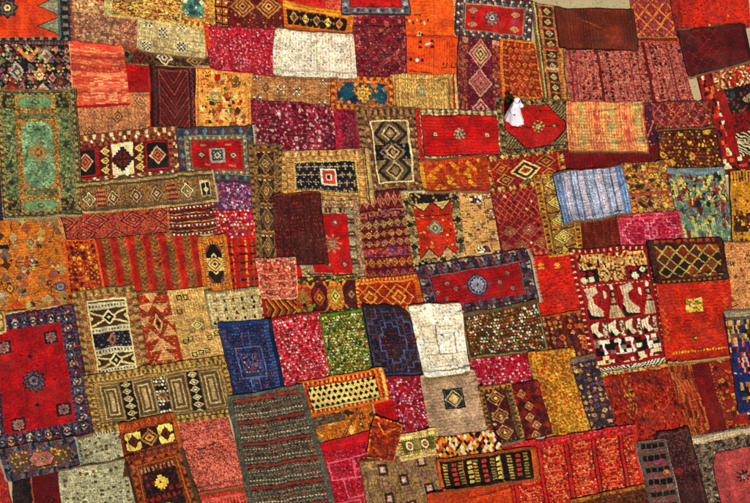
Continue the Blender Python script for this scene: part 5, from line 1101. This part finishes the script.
def plain(hexs, name='dyed_yarn', sc=60., amp=.3, rough=.95, bump=.004):
    if (hexs, name) in _plain: return _plain[(hexs, name)]
    m, nt, b = newmat(name); L = nt.links.new; c = L3(hexs)
    tc = node(nt, 'ShaderNodeTexCoord'); n = node(nt, 'ShaderNodeTexNoise', Scale=sc, Detail=3.0); L(tc.outputs['Object'], n.inputs['Vector'])
    mx = node(nt, 'ShaderNodeMix', data_type='RGBA'); L(n.outputs['Fac'], mx.inputs['Factor'])
    mx.inputs[6].default_value = tuple(x * (1 - amp) for x in c) + (1,); mx.inputs[7].default_value = tuple(min(1, x * (1 + amp)) for x in c) + (1,)
    L(mx.outputs[2], b.inputs['Base Color']); b.inputs['Roughness'].default_value = rough; b.inputs['Specular IOR Level'].default_value = .2
    bp = node(nt, 'ShaderNodeBump', Strength=.6, Distance=bump); L(n.outputs['Fac'], bp.inputs['Height']); L(bp.outputs[0], b.inputs['Normal'])
    _plain[(hexs, name)] = m
    return m


# ------------------------------------------------------------------ mesh helpers
def npmesh(name, verts, quads, mat, parent=None, smooth=True, tris=None):
    me = bpy.data.meshes.new(name)
    nv, nq = len(verts), len(quads)
    me.vertices.add(nv); me.vertices.foreach_set('co', np.asarray(verts, np.float32).ravel())
    me.loops.add(nq * 4); me.loops.foreach_set('vertex_index', np.asarray(quads, np.int32).ravel())
    me.polygons.add(nq); me.polygons.foreach_set('loop_start', np.arange(0, nq * 4, 4, dtype=np.int32))
    me.polygons.foreach_set('loop_total', np.full(nq, 4, np.int32))
    me.polygons.foreach_set('use_smooth', np.full(nq, smooth))
    me.materials.append(mat); me.update(calc_edges=True); me.validate()
    o = bpy.data.objects.new(name, me); COL.objects.link(o)
    if parent: o.parent = parent
    return o


# ------------------------------------------------------------------ how the rugs lie on one another: a relief of what is already down
CELL = .035
X0, Y0, NX, NY = -18., -13., 1060, 860
HF = np.zeros((NY, NX), np.float32)
_g = np.random.RandomState(3)


def hf_at(x, y):
    i = np.clip(((x - X0) / CELL).astype(int), 1, NX - 2); j = np.clip(((y - Y0) / CELL).astype(int), 1, NY - 2)
    r = HF[j, i]
    for a in (-1, 0, 1):
        for b in (-1, 0, 1): r = np.maximum(r, HF[j + a, i + b])
    return r


def blur(a):
    p = np.pad(a, 1, mode='edge')
    return (p[:-2, 1:-1] + p[2:, 1:-1] + p[1:-1, :-2] + p[1:-1, 2:] + 2 * a) / 6


GROUP = 'rugs spread edge to edge on the sand'
EXP = 1.3      # neighbours overlap by a few centimetres
DENS = 2.0


DYE = np.array([1.05, .965, .92])     # madder, henna and saffron: the whole stock leans warm


def build_rug(n, R):
    q = np.array(R['q'], float); R['t'] *= 1.5
    if not R['fr'] and n % 3 == 1 and R['kind'] != 'blanket': R['fr'] = 'tb' if n % 2 else 'b'; R['frl'] = .075; R['frc'] = ('B8A67A', '8A6A40', '94402A')[n % 3]
    rs = np.random.RandomState(n * 13 + 7)
    W = (np.hypot(*(q[1] - q[0])) + np.hypot(*(q[2] - q[3]))) / 2
    H = (np.hypot(*(q[3] - q[0])) + np.hypot(*(q[2] - q[1]))) / 2
    if R['z'] < 9:
        eu, ev = EXP / W, EXP / H
        f = lambda u, v: (q[0] * (1 - u) + q[1] * u) * (1 - v) + (q[3] * (1 - u) + q[2] * u) * v
        q = np.array([f(-eu, -ev), f(1 + eu, -ev), f(1 + eu, 1 + ev), f(-eu, 1 + ev)])
    nu, nv = int(W * DENS), int(H * DENS)
    # colours
    ss = 2
    U, V = np.meshgrid((np.arange((nu + 1) * ss) + .5) / ((nu + 1) * ss), (np.arange((nv + 1) * ss) + .5) / ((nv + 1) * ss))
    col = np.zeros(U.shape + (3,))
    k = n * 101
    xx = U * W; yy = V * H                    # hand-made: nothing is ruler straight
    xx = xx + (vn(xx / 11, yy / 11, k) - .5) * 1.1 + (vn(xx / 1.7, yy / 1.7, k + 9) - .5) * .8
    yy = yy + (vn(xx / 11 + 50, yy / 11, k) - .5) * 1.1 + (vn(xx / 1.7 + 40, yy / 1.7, k + 9) - .5) * .8
    kw = .62 if R['kind'] != 'kilim' else .4     # colours change only from knot to knot
    xx = (np.floor(xx / kw) + .5) * kw; yy = (np.floor(yy / kw) + .5) * kw
    p = Weave(col, np.clip(xx, .001, W - .001), np.clip(yy, .001, H - .001), W, H, np.ones(U.shape, bool), n * 1000 + 11)
    R['paint'](p)
    p.m = np.ones(U.shape, bool)
    p.x, p.y = U * W, V * H
    p.knots(.15, *((.7, .7), (.6, 1.7), (1.7, .6), (1.0, .9))[n % 4]);  p.mott(1.7, .09); p.mott(6, .07); p.abr('h' if n % 2 else 'v', 5, .07)
    # rows of the weave: fine bands, ribs or a small lozenge ground, strongest where the pile is worn
    rr_ = np.random.RandomState(n + 500); pr = rr_.uniform(2.1, 3.3); am = rr_.uniform(.08, .18) * (R['kind'] != 'blanket'); mk = np.clip(vn(p.x / 9, p.y / 9, k + 77) * 1.6 - .1, .25, 1)
    yy_ = p.y + (vn(p.x / 12, p.y / 12, k + 78) - .5) * 1.2; xx_ = p.x + (vn(p.x / 12, p.y / 12, k + 79) - .5) * 1.2
    ty = (yy_ / pr) % 1; tx = (xx_ / pr) % 1; md = n % 5
    if md in (0, 3): g_ = (ty < .4)
    elif md == 1: g_ = (tx < .4)
    elif md == 2: g_ = (np.abs(tx - .5) + np.abs(ty - .5) > .62)
    else: g_ = .8 * (ty < .3)
    col *= (1 - am * mk * g_ + am * .35 * mk)[..., None]
    # yarns of neighbouring colours keep crisp, slightly darkened joins
    bl = col.copy()
    for _ in range(2):
        bp_ = np.pad(bl, ((2, 2), (2, 2), (0, 0)), mode='edge'); bl = (bp_[:-4, 2:-2] + bp_[4:, 2:-2] + bp_[2:-2, :-4] + bp_[2:-2, 4:] + bp_[2:-2, 2:-2]) / 5
    col = np.clip(col + (col - bl) * .6, 0, 1) * DYE
    lum = col @ np.array([.35, .5, .15]); col = col * (.79 + .50 * lum)[..., None]; lum = (col @ np.array([.35, .5, .15]))[..., None]; col = lum + (col - lum) * 1.04
    col = lin(1.05 * np.clip(col, 0, 1) ** 1.10).reshape(nv + 1, ss, nu + 1, ss, 3).mean((1, 3))
    # outline on the ground, edges slightly wavy
    U, V = np.meshgrid(np.linspace(0, 1, nu + 1), np.linspace(0, 1, nv + 1))
    wv = lambda t, L, s: (vn(t * L / 16, t * 0 + .5, s) - .5) * 1.7 + (vn(t * L / 5, t * 0 + 3.5, s) - .5) * .5
    ox = wv(V, H, k + 1) * (1 - U) + wv(V, H, k + 2) * U
    oy = wv(U, W, k + 3) * (1 - V) + wv(U, W, k + 4) * V
    bw = R['bow']
    ox = ox - bw.get('l', 0) * np.sin(np.pi * V) * (1 - U) + bw.get('r', 0) * np.sin(np.pi * V) * U
    P = ((1 - U) * (1 - V))[..., None] * q[0] + (U * (1 - V))[..., None] * q[1] + (U * V)[..., None] * q[2] + ((1 - U) * V)[..., None] * q[3]
    eu = (q[1] + q[2] - q[0] - q[3]); eu /= np.hypot(*eu); ev = (q[2] + q[3] - q[0] - q[1]); ev /= np.hypot(*ev)
    P = P + ox[..., None] * eu + oy[..., None] * ev
    if 'cut' in bw:      # a turned-in corner
        d = np.clip(bw['cut'] * 2 - ((1 - U) + V), 0, 1); P = P + (d * 20)[..., None] * (ev - eu) * .9
    # slightly rounded corners
    for a, b in ((0, 0), (1, 0), (1, 1), (0, 1)):
        du, dv = np.abs(U - a) * W, np.abs(V - b) * H
        g = np.clip(3.5 - du - dv, 0, 9) * .16
        P = P + g[..., None] * (eu * (1 - 2 * a) + ev * (1 - 2 * b))
    X, Y = ground(P[..., 0], P[..., 1])
    raw = hf_at(X, Y); base = raw.copy()
    for _ in range(10): base = np.maximum(raw, blur(base))
    base = np.maximum(raw, blur(blur(base)))
    s = n * 7 + 1
    a = rs.uniform(-.5, .5); XR, YR = X * math.cos(a) + Y * math.sin(a), -X * math.sin(a) + Y * math.cos(a)
    wr = (vn(XR / .5, YR / 1.3, s) + .55 * vn(XR / .22, YR / .5, s + 2) + .22 * vn(X / .11, Y / .13, s + 4)) * R['wr'] * 2.7 + (vn(X / 1.1, Y / .9, s + 8) - .3) * .03
    ed = np.minimum(np.minimum(U, 1 - U) * W, np.minimum(V, 1 - V) * H)
    cu = np.clip(vn(X / .35, Y / .35, s + 6) * 1.5 - .55, 0, 1) * np.exp(-ed / 4.5) * R['curl'] * 2.0
    # a few shallow fold lines as left by folding and carrying
    fold = 0
    for _ in range(rs.randint(2, 5)):
        cx, cy, th = rs.uniform(0, 1), rs.uniform(0, 1), rs.uniform(0, math.pi)
        dd = (U - cx) * W * math.sin(th) - (V - cy) * H * math.cos(th)
        fold = fold + np.exp(-(dd / 1.6) ** 2) * R['wr'] * rs.uniform(1.0, 3.2) * np.clip(vn(U * 4, V * 4, s + 9) * 1.6 - .2, 0, 1)
    Z = base + R['t'] + wr + cu + fold
    i = np.clip(((X - X0) / CELL).astype(int), 0, NX - 1); j = np.clip(((Y - Y0) / CELL).astype(int), 0, NY - 1)
    np.maximum.at(HF, (j, i), (base + R['t'] + wr + fold).astype(np.float32))
    # origin on the ground below the middle
    ox_, oy_ = float(X.mean()), float(Y.mean()); oz_ = float(raw.min())
    top = np.stack([X - ox_, Y - oy_, Z - oz_], -1).reshape(-1, 3)
    low = np.stack([X - ox_, Y - oy_, np.minimum(raw, Z - R['t']) - oz_], -1).reshape(-1, 3)
    idx = np.arange((nu + 1) * (nv + 1)).reshape(nv + 1, nu + 1)
    qd = np.stack([idx[:-1, :-1], idx[1:, :-1], idx[1:, 1:], idx[:-1, 1:]], -1).reshape(-1, 4)
    loop = np.concatenate([idx[0, :], idx[1:, -1], idx[-1, -2::-1], idx[-2:0:-1, 0]])   # clockwise seen from above
    N = len(top); m = len(loop)
    rim = low[loop]; r = np.arange(m); r2 = (r + 1) % m
    sk = np.stack([loop[r], loop[r2], N + r2, N + r], -1)
    verts = np.concatenate([top, rim]); quads = np.concatenate([qd, sk])
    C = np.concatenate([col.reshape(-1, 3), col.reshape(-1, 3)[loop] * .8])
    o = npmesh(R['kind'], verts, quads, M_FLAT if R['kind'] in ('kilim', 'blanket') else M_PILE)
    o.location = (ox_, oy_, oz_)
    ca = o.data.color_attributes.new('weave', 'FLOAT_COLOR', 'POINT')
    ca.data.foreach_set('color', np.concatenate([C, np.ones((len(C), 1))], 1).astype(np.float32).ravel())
    o['label'] = R['label']; o['category'] = R['cat']; o['group'] = GROUP
    # fringes: tufts of loose warp ends
    for side in R['fr']:
        ln = {'t': idx[0, :], 'b': idx[-1, :], 'l': idx[:, 0], 'r': idx[:, -1]}[side]
        A = top[ln]; out = top[{'t': idx[1, :], 'b': idx[-2, :], 'l': idx[:, 1], 'r': idx[:, -2]}[side]]
        out = A - out; out[:, 2] = 0; out /= np.linalg.norm(out, axis=1)[:, None] + 1e-9
        vs, qs = [], []
        n_t = int(len(A) * 1.6); L0 = R['frl'] * 1.15
        for t in np.linspace(0, len(A) - 1.001, n_t):
            e = int(t); f = t - e; p0 = A[e] * (1 - f) + A[e + 1] * f; d = out[e]; tg = np.array([-d[1], d[0], 0])
            Ln = L0 * rs.uniform(.45, 1.1); sw = rs.uniform(-.35, .35); wd = rs.uniform(.007, .013)
            hz = p0[2] - R['t'] * .35
            b0 = len(vs)
            for kk, (s_, ww) in enumerate(((-.02, 1.), (.5 * Ln, .9), (Ln, .35))):
                cen = p0 + d * s_ + tg * sw * s_
                wx, wy = cen[0] + ox_, cen[1] + oy_
                g = float(hf_at(np.array([wx]), np.array([wy]))[0]) - oz_
                z = (hz, max(g + .006, hz - .02 * (s_ > 0)), g + .004)[kk] if kk else hz
                z = max(z, g + .003) if kk else z
                vs.append((cen[0] - tg[0] * wd * ww, cen[1] - tg[1] * wd * ww, z - .003)); vs.append((cen[0], cen[1], z + .007 * ww)); vs.append((cen[0] + tg[0] * wd * ww, cen[1] + tg[1] * wd * ww, z - .003))
            for kk in (0, 1):
                for h in (0, 1, 2):
                    a0, a1 = b0 + kk * 3 + h, b0 + kk * 3 + (h + 1) % 3
                    qs.append((a0, a1, a1 + 3, a0 + 3))
        fo = npmesh('fringe', vs, qs, plain(R['frc'], 'fringe_yarn', 30., .35), o)
    if R['bind']:
        ring = top[loop]; ring = ring[::2]; m = len(ring); rad = .011
        nx_, pv = np.roll(ring, -1, 0), np.roll(ring, 1, 0); tg = nx_ - pv; tg /= np.linalg.norm(tg, axis=1)[:, None] + 1e-9
        sd = np.stack([tg[:, 1], -tg[:, 0], tg[:, 2] * 0], -1); vs = []
        for a in range(6):
            an = a * math.pi / 3; vs.append(ring + sd * math.cos(an) * rad * 1.2 + np.array([0, 0, 1]) * (math.sin(an) * rad - .002))
        vs = np.stack(vs, 1).reshape(-1, 3); r = np.arange(m); qs = []
        for a in range(6): b = (a + 1) % 6; qs.append(np.stack([r * 6 + a, ((r + 1) % m) * 6 + a, ((r + 1) % m) * 6 + b, r * 6 + b], -1))
        npmesh('edge_binding', vs, np.concatenate(qs), plain(R['bind'], 'binding_yarn'), o)
    return o


for n, R in sorted(enumerate(RUGS), key=lambda t: (t[1]['z'], t[0])): build_rug(n, R)

# ------------------------------------------------------------------ sandy ground out to the horizon
m, nt, b = newmat('trodden_sand'); L = nt.links.new
tc = node(nt, 'ShaderNodeTexCoord'); n1 = node(nt, 'ShaderNodeTexNoise', Scale=.8, Detail=6.0, Roughness=.6); n2 = node(nt, 'ShaderNodeTexNoise', Scale=22., Detail=5.0, Roughness=.75)
L(tc.outputs['Object'], n1.inputs['Vector']); L(tc.outputs['Object'], n2.inputs['Vector'])
r = node(nt, 'ShaderNodeValToRGB'); r.color_ramp.elements[0].position = .3; r.color_ramp.elements[0].color = L3('A88E62') + (1,); r.color_ramp.elements[1].position = .7; r.color_ramp.elements[1].color = L3('DCC898') + (1,)
ad = node(nt, 'ShaderNodeMath', operation='MULTIPLY_ADD'); ad.inputs[1].default_value = .65; mm = node(nt, 'ShaderNodeMath', operation='MULTIPLY'); mm.inputs[1].default_value = .35
L(n1.outputs['Fac'], mm.inputs[0]); L(n2.outputs['Fac'], ad.inputs[0]); L(mm.outputs[0], ad.inputs[2]); L(ad.outputs[0], r.inputs[0]); L(r.outputs[0], b.inputs['Base Color'])
b.inputs['Roughness'].default_value = .95; b.inputs['Specular IOR Level'].default_value = .1
bp = node(nt, 'ShaderNodeBump', Strength=.8, Distance=.03); L(n2.outputs['Fac'], bp.inputs['Height']); L(bp.outputs[0], b.inputs['Normal'])
g = npmesh('ground', [(-3000, -3000, 0), (3000, -3000, 0), (3000, 3000, 0), (-3000, 3000, 0)], [(0, 1, 2, 3)], m, smooth=False)
g['kind'] = 'structure'
rg = random.Random(5); bm = bmesh.new()
for _ in range(900):      # grit and small stones on the bare strips
    u = rg.random(); gx, gy = (rg.uniform(520, 650), rg.uniform(-14, 12)) if u < .55 else ((rg.uniform(680, 705), rg.uniform(74, 108)) if u < .7 else (rg.uniform(735, 775), rg.uniform(10, 60)))
    X_, Y_ = ground(gx, gy)
    if hf_at(np.array([X_]), np.array([Y_]))[0] > 0: continue
    r_ = rg.choice((.006, .008, .01, .014, .022)); a_ = len(bm.verts)
    res = bmesh.ops.create_icosphere(bm, subdivisions=1, radius=r_)
    for v_ in res['verts']: v_.co = Vector((v_.co.x * rg.uniform(.7, 1.3) + float(X_), v_.co.y * rg.uniform(.7, 1.3) + float(Y_), v_.co.z * .6 + r_ * .4))
me = bpy.data.meshes.new('gravel'); bm.to_mesh(me); bm.free(); me.materials.append(plain('8E7C5E', 'small_stones', 40., .4)); go = bpy.data.objects.new('gravel', me); COL.objects.link(go)
go['kind'] = 'stuff'; go['label'] = 'small stones scattered on the bare sand between the rugs'; go['category'] = 'gravel'
# ------------------------------------------------------------------ the person in white, walking across the red rug
def obj_bm(name, bm, mat, parent=None, smooth=True):
    me = bpy.data.meshes.new(name); bm.to_mesh(me); bm.free()
    for f in me.polygons: f.use_smooth = smooth
    me.materials.append(mat)
    o = bpy.data.objects.new(name, me); COL.objects.link(o)
    if parent: o.parent = parent
    return o


def loft(bm, rings, cap0=True, cap1=True):
    R = [[bm.verts.new(p) for p in ring] for ring in rings]
    for a, b in zip(R, R[1:]):
        k = len(a)
        for i in range(k): bm.faces.new((a[i], a[(i + 1) % k], b[(i + 1) % k], b[i]))
    if cap0: bm.faces.new(R[0][::-1])
    if cap1: bm.faces.new(R[-1])
    return R


def sub2(o, lv=1):
    s = o.modifiers.new('smooth', 'SUBSURF'); s.levels = lv; s.render_levels = lv


px_, py_ = ground(512.5, 120.5)
pz_ = float(hf_at(np.array([px_]), np.array([py_]))[0])
man = bpy.data.objects.new('person', None); COL.objects.link(man)
man.location = (float(px_), float(py_), pz_ + .002); man.rotation_euler = (0, 0, math.radians(-28))
man.empty_display_size = .3; man.scale = (.92,) * 3
man['label'] = 'person in a long white hooded robe and yellow slippers walking on the rugs'
man['category'] = 'person'

# local axes: +X = direction of walking, Z up.  Left side = +Y
SK = M_SKIN = plain('6A3E26', 'brown_skin', 12., .12, .55, .001)
J = {}          # name: (position, radius)
E_ = []


def jt(n, p, r, par=None):
    J[n] = (p, r)
    if par: E_.append((par, n))


jt('pelvis', (0, 0, .93), .135)
jt('belly', (.0, 0, 1.06), .125, 'pelvis'); jt('chest', (.02, 0, 1.25), .14, 'belly'); jt('top', (.03, 0, 1.40), .105, 'chest'); jt('neck', (.045, 0, 1.50), .052, 'top')
for s, nm in ((1, 'L'), (-1, 'R')):
    fw = .22 if s < 0 else -.2
    jt('hip' + nm, (0, s * .09, .88), .088, 'pelvis'); jt('knee' + nm, (fw * .62 + (.05 if s > 0 else .03), s * .10, .49), .058, 'hip' + nm); jt('calf' + nm, (fw * .78, s * .10, .34), .052, 'knee' + nm)
    jt('ank' + nm, (fw, s * .10, .095 if s < 0 else .12), .036, 'calf' + nm); jt('ball' + nm, (fw + .12, s * .105, .045), .036, 'ank' + nm); jt('toe' + nm, (fw + .19, s * .105, .038), .028, 'ball' + nm)
    a = .10 * s
    jt('sh' + nm, (.03, s * .18, 1.39), .058, 'top'); jt('el' + nm, (.0 + a * .6, s * .225, 1.13), .042, 'sh' + nm); jt('wr' + nm, (.12 + a * .9, s * .22, .93), .026, 'el' + nm)
    wx, wy, wz = J['wr' + nm][0]
    jt('palm' + nm, (wx + .035, wy, wz - .055), .027, 'wr' + nm); jt('kn' + nm, (wx + .05, wy, wz - .085), .024, 'palm' + nm)
    for k, (dx, ln) in enumerate(((.03, .078), (.010, .088), (-.010, .082), (-.030, .064))):
        p0 = (wx + .052 + dx, wy + .002, wz - .098)
        jt(f'f{k}a' + nm, p0, .0095, 'kn' + nm); jt(f'f{k}b' + nm, (p0[0] + .008, p0[1] - s * .006, p0[2] - ln * .5), .009, f'f{k}a' + nm); jt(f'f{k}c' + nm, (p0[0] + .004, p0[1] - s * .022, p0[2] - ln), .0078, f'f{k}b' + nm)
    jt('th1' + nm, (wx + .07, wy - s * .012, wz - .05), .012, 'palm' + nm); jt('th2' + nm, (wx + .088, wy - s * .022, wz - .085), .010, 'th1' + nm); jt('th3' + nm, (wx + .092, wy - s * .026, wz - .112), .0085, 'th2' + nm)
jt('jaw', (.075, 0, 1.565), .062, 'neck'); jt('skull', (.06, 0, 1.645), .088, 'jaw'); jt('crown', (.05, 0, 1.695), .066, 'skull')
jt('nose', (.158, 0, 1.612), .014, 'skull'); jt('brow', (.135, 0, 1.655), .028, 'skull'); jt('chin', (.125, 0, 1.54), .026, 'jaw')
for s, nm in ((1, 'L'), (-1, 'R')): jt('ear' + nm, (.055, s * .088, 1.615), .018, 'skull')
bm = bmesh.new(); vm = {k: bm.verts.new(v[0]) for k, v in J.items()}
for a, b_ in E_: bm.edges.new((vm[a], vm[b_]))
bm.verts.index_update(); names = list(J)
body = obj_bm('body', bm, M_SKIN, man)
sk = body.modifiers.new('skin', 'SKIN'); sk.use_smooth_shade = True; sk.branch_smoothing = .4
for i, k in enumerate(names):
    sv = body.data.skin_vertices[0].data[i]; sv.radius = (J[k][1],) * 2; sv.use_root = (k == 'pelvis')
sub2(body, 1)

# eyes, brows, mouth and hair
EW = plain('D8D0C4', 'eye_white', 20., .03, .3); EB = plain('1A0F0A', 'dark_iris', 20., .05, .3); LP = plain('5A2A20', 'lips', 20., .1, .5); HR = plain('120C0A', 'black_hair', 60., .3, .7)
for s in (1, -1):
    bm = bmesh.new(); bmesh.ops.create_uvsphere(bm, u_segments=12, v_segments=8, radius=.0125); bmesh.ops.translate(bm, vec=(.140, s * .031, 1.628), verts=bm.verts); e = obj_bm('eye', bm, EW, man)
    bm = bmesh.new(); bmesh.ops.create_uvsphere(bm, u_segments=10, v_segments=6, radius=.0065); bmesh.ops.translate(bm, vec=(.149, s * .031, 1.627), verts=bm.verts); obj_bm('iris', bm, EB, e)
    bm = bmesh.new(); loft(bm, [[(.150 - abs(t) * .2 + math.cos(a) * .004, s * (.031 + t), 1.648 + math.sin(a) * .003) for a in (0, 1.57, 3.14, 4.71)] for t in (-.016, -.005, .006, .018)]); obj_bm('eyebrow', bm, HR, man)
bm = bmesh.new(); loft(bm, [[(.146 - abs(t) * .35 + math.cos(a) * .004, t, 1.570 + math.sin(a) * .006 * (1 - abs(t) * 30)) for a in (0, .8, 1.57, 2.4, 3.14, 3.9, 4.71, 5.5)] for t in (-.024, -.012, 0, .012, .024)]); obj_bm('mouth', bm, LP, man)
bm = bmesh.new()
loft(bm, [[(.045 + r_ * 1.12 * math.cos(a), r_ * math.sin(a), z_ + (.03 if math.cos(a) > .4 else -.035 * (math.cos(a) < .2)) * (z_ < 1.70)) for a in [i * math.tau / 16 for i in range(16)]] for z_, r_ in ((1.655, .093), (1.69, .096), (1.725, .084), (1.748, .06), (1.76, .02))]); h_ = obj_bm('hair', bm, HR, man); sub2(h_)

# robe: a lofted garment with hanging folds, open hem swinging with the stride
WH = plain('F4F4F8', 'white_cotton', 9., .04, .8, .004)
NS = 48; bm = bmesh.new(); rings = []
prof = [(.10, .41, .28, .06), (.16, .40, .275, .055), (.30, .36, .255, .04), (.50, .315, .225, .024), (.72, .265, .215, .016), (.92, .225, .21, .01), (1.08, .195, .205, .006), (1.22, .170, .205, .008), (1.34, .132, .205, .015), (1.41, .105, .175, .022), (1.455, .078, .10, .03), (1.49, .066, .07, .035)]
for z, rx, ry, cx in prof:
    ring = []
    fa = max(0, 1.1 - z) / 1.1
    for i in range(NS):
        a = i * math.tau / NS
        f = 1 + fa * (.07 * math.cos(9 * a + 1.3) + .045 * math.cos(5 * a + z) + .03 * math.cos(14 * a))
        ring.append((cx + rx * f * math.cos(a), ry * f * math.sin(a), z + .012 * math.cos(3 * a) * (z < .2)))
    rings.append(ring)
loft(bm, rings, cap0=False, cap1=False)
for s, nm in ((1, 'L'), (-1, 'R')):   # wide sleeves
    pts = [np.array(J['sh' + nm][0]) + (0, -s * .04, .0), np.array(J['sh' + nm][0]) * (1, 1.05, 1), np.array(J['el' + nm][0]), (np.array(J['el' + nm][0]) + np.array(J['wr' + nm][0])) / 2, np.array(J['wr' + nm][0]) + (0, 0, .01)]
    rr = [.085, .088, .078, .082, .095]; rg = []
    for k, (c_, r_) in enumerate(zip(pts, rr)):
        d = pts[min(k + 1, 4)] - pts[max(k - 1, 0)]; d /= np.linalg.norm(d); u = np.cross(d, (0, s, .2)); u /= np.linalg.norm(u); v = np.cross(d, u)
        rg.append([tuple(c_ + (u * math.cos(t) * r_ * (1 + .08 * math.cos(4 * t + k)) + v * math.sin(t) * r_ * .8)) for t in [i * math.tau / 20 for i in range(20)]])
    loft(bm, rg, cap0=True, cap1=False)
bmesh.ops.recalc_face_normals(bm, faces=bm.faces)
robe = obj_bm('robe', bm, WH, man); so = robe.modifiers.new('cloth', 'SOLIDIFY'); so.thickness = .006; sub2(robe)
# pointed hood around the head, open at the face
bm = bmesh.new(); rg = []
for k in range(9):          # arcs from the face opening back to the tip
    t = k / 8; xx = .125 - .235 * t; R_ = (.118, .128, .13, .128, .122, .11, .09, .062, .02)[k]; zc = 1.615 + .05 * t - .03 * t * t
    rg.append([(xx - .02 * (1 - math.cos(a)) * (1 - t), R_ * math.sin(a) * .92, zc + R_ * math.cos(a) * 1.12) for a in [(-2.5 + 5.0 * i / 22) for i in range(23)]])
V_ = [[bm.verts.new(p) for p in r_] for r_ in rg]
for a, b_ in zip(V_, V_[1:]):
    for i in range(22): bm.faces.new((a[i], a[i + 1], b_[i + 1], b_[i]))
# collar drape
nr = []
for z, rx, ry in ((1.52, .10, .10), (1.47, .13, .15), (1.40, .15, .20), (1.37, .155, .215)):
    nr.append([(.03 + rx * math.cos(a), ry * math.sin(a), z - .015 * math.cos(a)) for a in [i * math.tau / 28 for i in range(28)]])
loft(bm, nr, False, False)
bmesh.ops.recalc_face_normals(bm, faces=bm.faces)
hood = obj_bm('hood', bm, WH, man); so = hood.modifiers.new('cloth', 'SOLIDIFY'); so.thickness = .008; sub2(hood)
# pointed yellow slippers
YL = plain('D9A21C', 'yellow_leather', 20., .1, .5)
for nm in ('L', 'R'):
    ax, ay, az = J['ank' + nm][0]; bm = bmesh.new(); rg = []
    for k, (dx, wd, z0, z1) in enumerate(((-.075, .02, .0, .04), (-.06, .036, .0, .06), (-.02, .042, .0, .055), (.04, .045, .0, .075), (.10, .052, .0, .078), (.16, .048, .0, .062), (.20, .034, .002, .048), (.235, .012, .008, .03))):
        rg.append([(ax + dx, ay + wd * math.cos(t), (z0 + z1) / 2 + (z1 - z0) / 2 * math.sin(t)) for t in [i * math.tau / 14 for i in range(14)]])
    loft(bm, rg); bmesh.ops.recalc_face_normals(bm, faces=bm.faces); s_ = obj_bm('slipper', bm, YL, man); sub2(s_)

# ------------------------------------------------------------------ daylight
EL, AZ = math.radians(53), math.radians(-9)     # sun behind the camera, a little to its right
to_sun = np.array([math.sin(-AZ) * math.cos(EL), -math.cos(AZ) * math.cos(EL), math.sin(EL)])
sun = bpy.data.lights.new('sun', 'SUN'); sun.energy = 3.65; sun.angle = math.radians(.5); sun.color = (1., .95, .88)
so_ = bpy.data.objects.new('sun', sun); COL.objects.link(so_)
so_.rotation_euler = Vector(tuple(to_sun)).to_track_quat('Z', 'Y').to_euler()
wd = bpy.data.worlds.new('World'); scene.world = wd; wd.use_nodes = True; nt = wd.node_tree
bg = nt.nodes['Background']; sky = nt.nodes.new('ShaderNodeTexSky'); sky.sky_type = 'NISHITA'; sky.sun_disc = False; sky.sun_elevation = EL
sky.sun_rotation = math.atan2(to_sun[0], to_sun[1])
nt.links.new(sky.outputs[0], bg.inputs[0]); bg.inputs[1].default_value = .05

# ------------------------------------------------------------------ camera and picture settings
cd = bpy.data.cameras.new('camera'); cam = bpy.data.objects.new('camera', cd); COL.objects.link(cam)
cam.location = tuple(CAM); cam.rotation_euler = (TILT, 0, 0)
cd.sensor_fit = 'HORIZONTAL'; cd.sensor_width = 36.; cd.lens = 36. * FPX / IW; cd.clip_start = .5; cd.clip_end = 6000
scene.camera = cam
scene.render.engine = 'CYCLES'; scene.cycles.max_bounces = 4
scene.view_settings.view_transform = 'Standard'; scene.view_settings.look = 'None'; scene.view_settings.gamma = 1; scene.view_settings.exposure = 0
scene.view_settings.use_curve_mapping = False
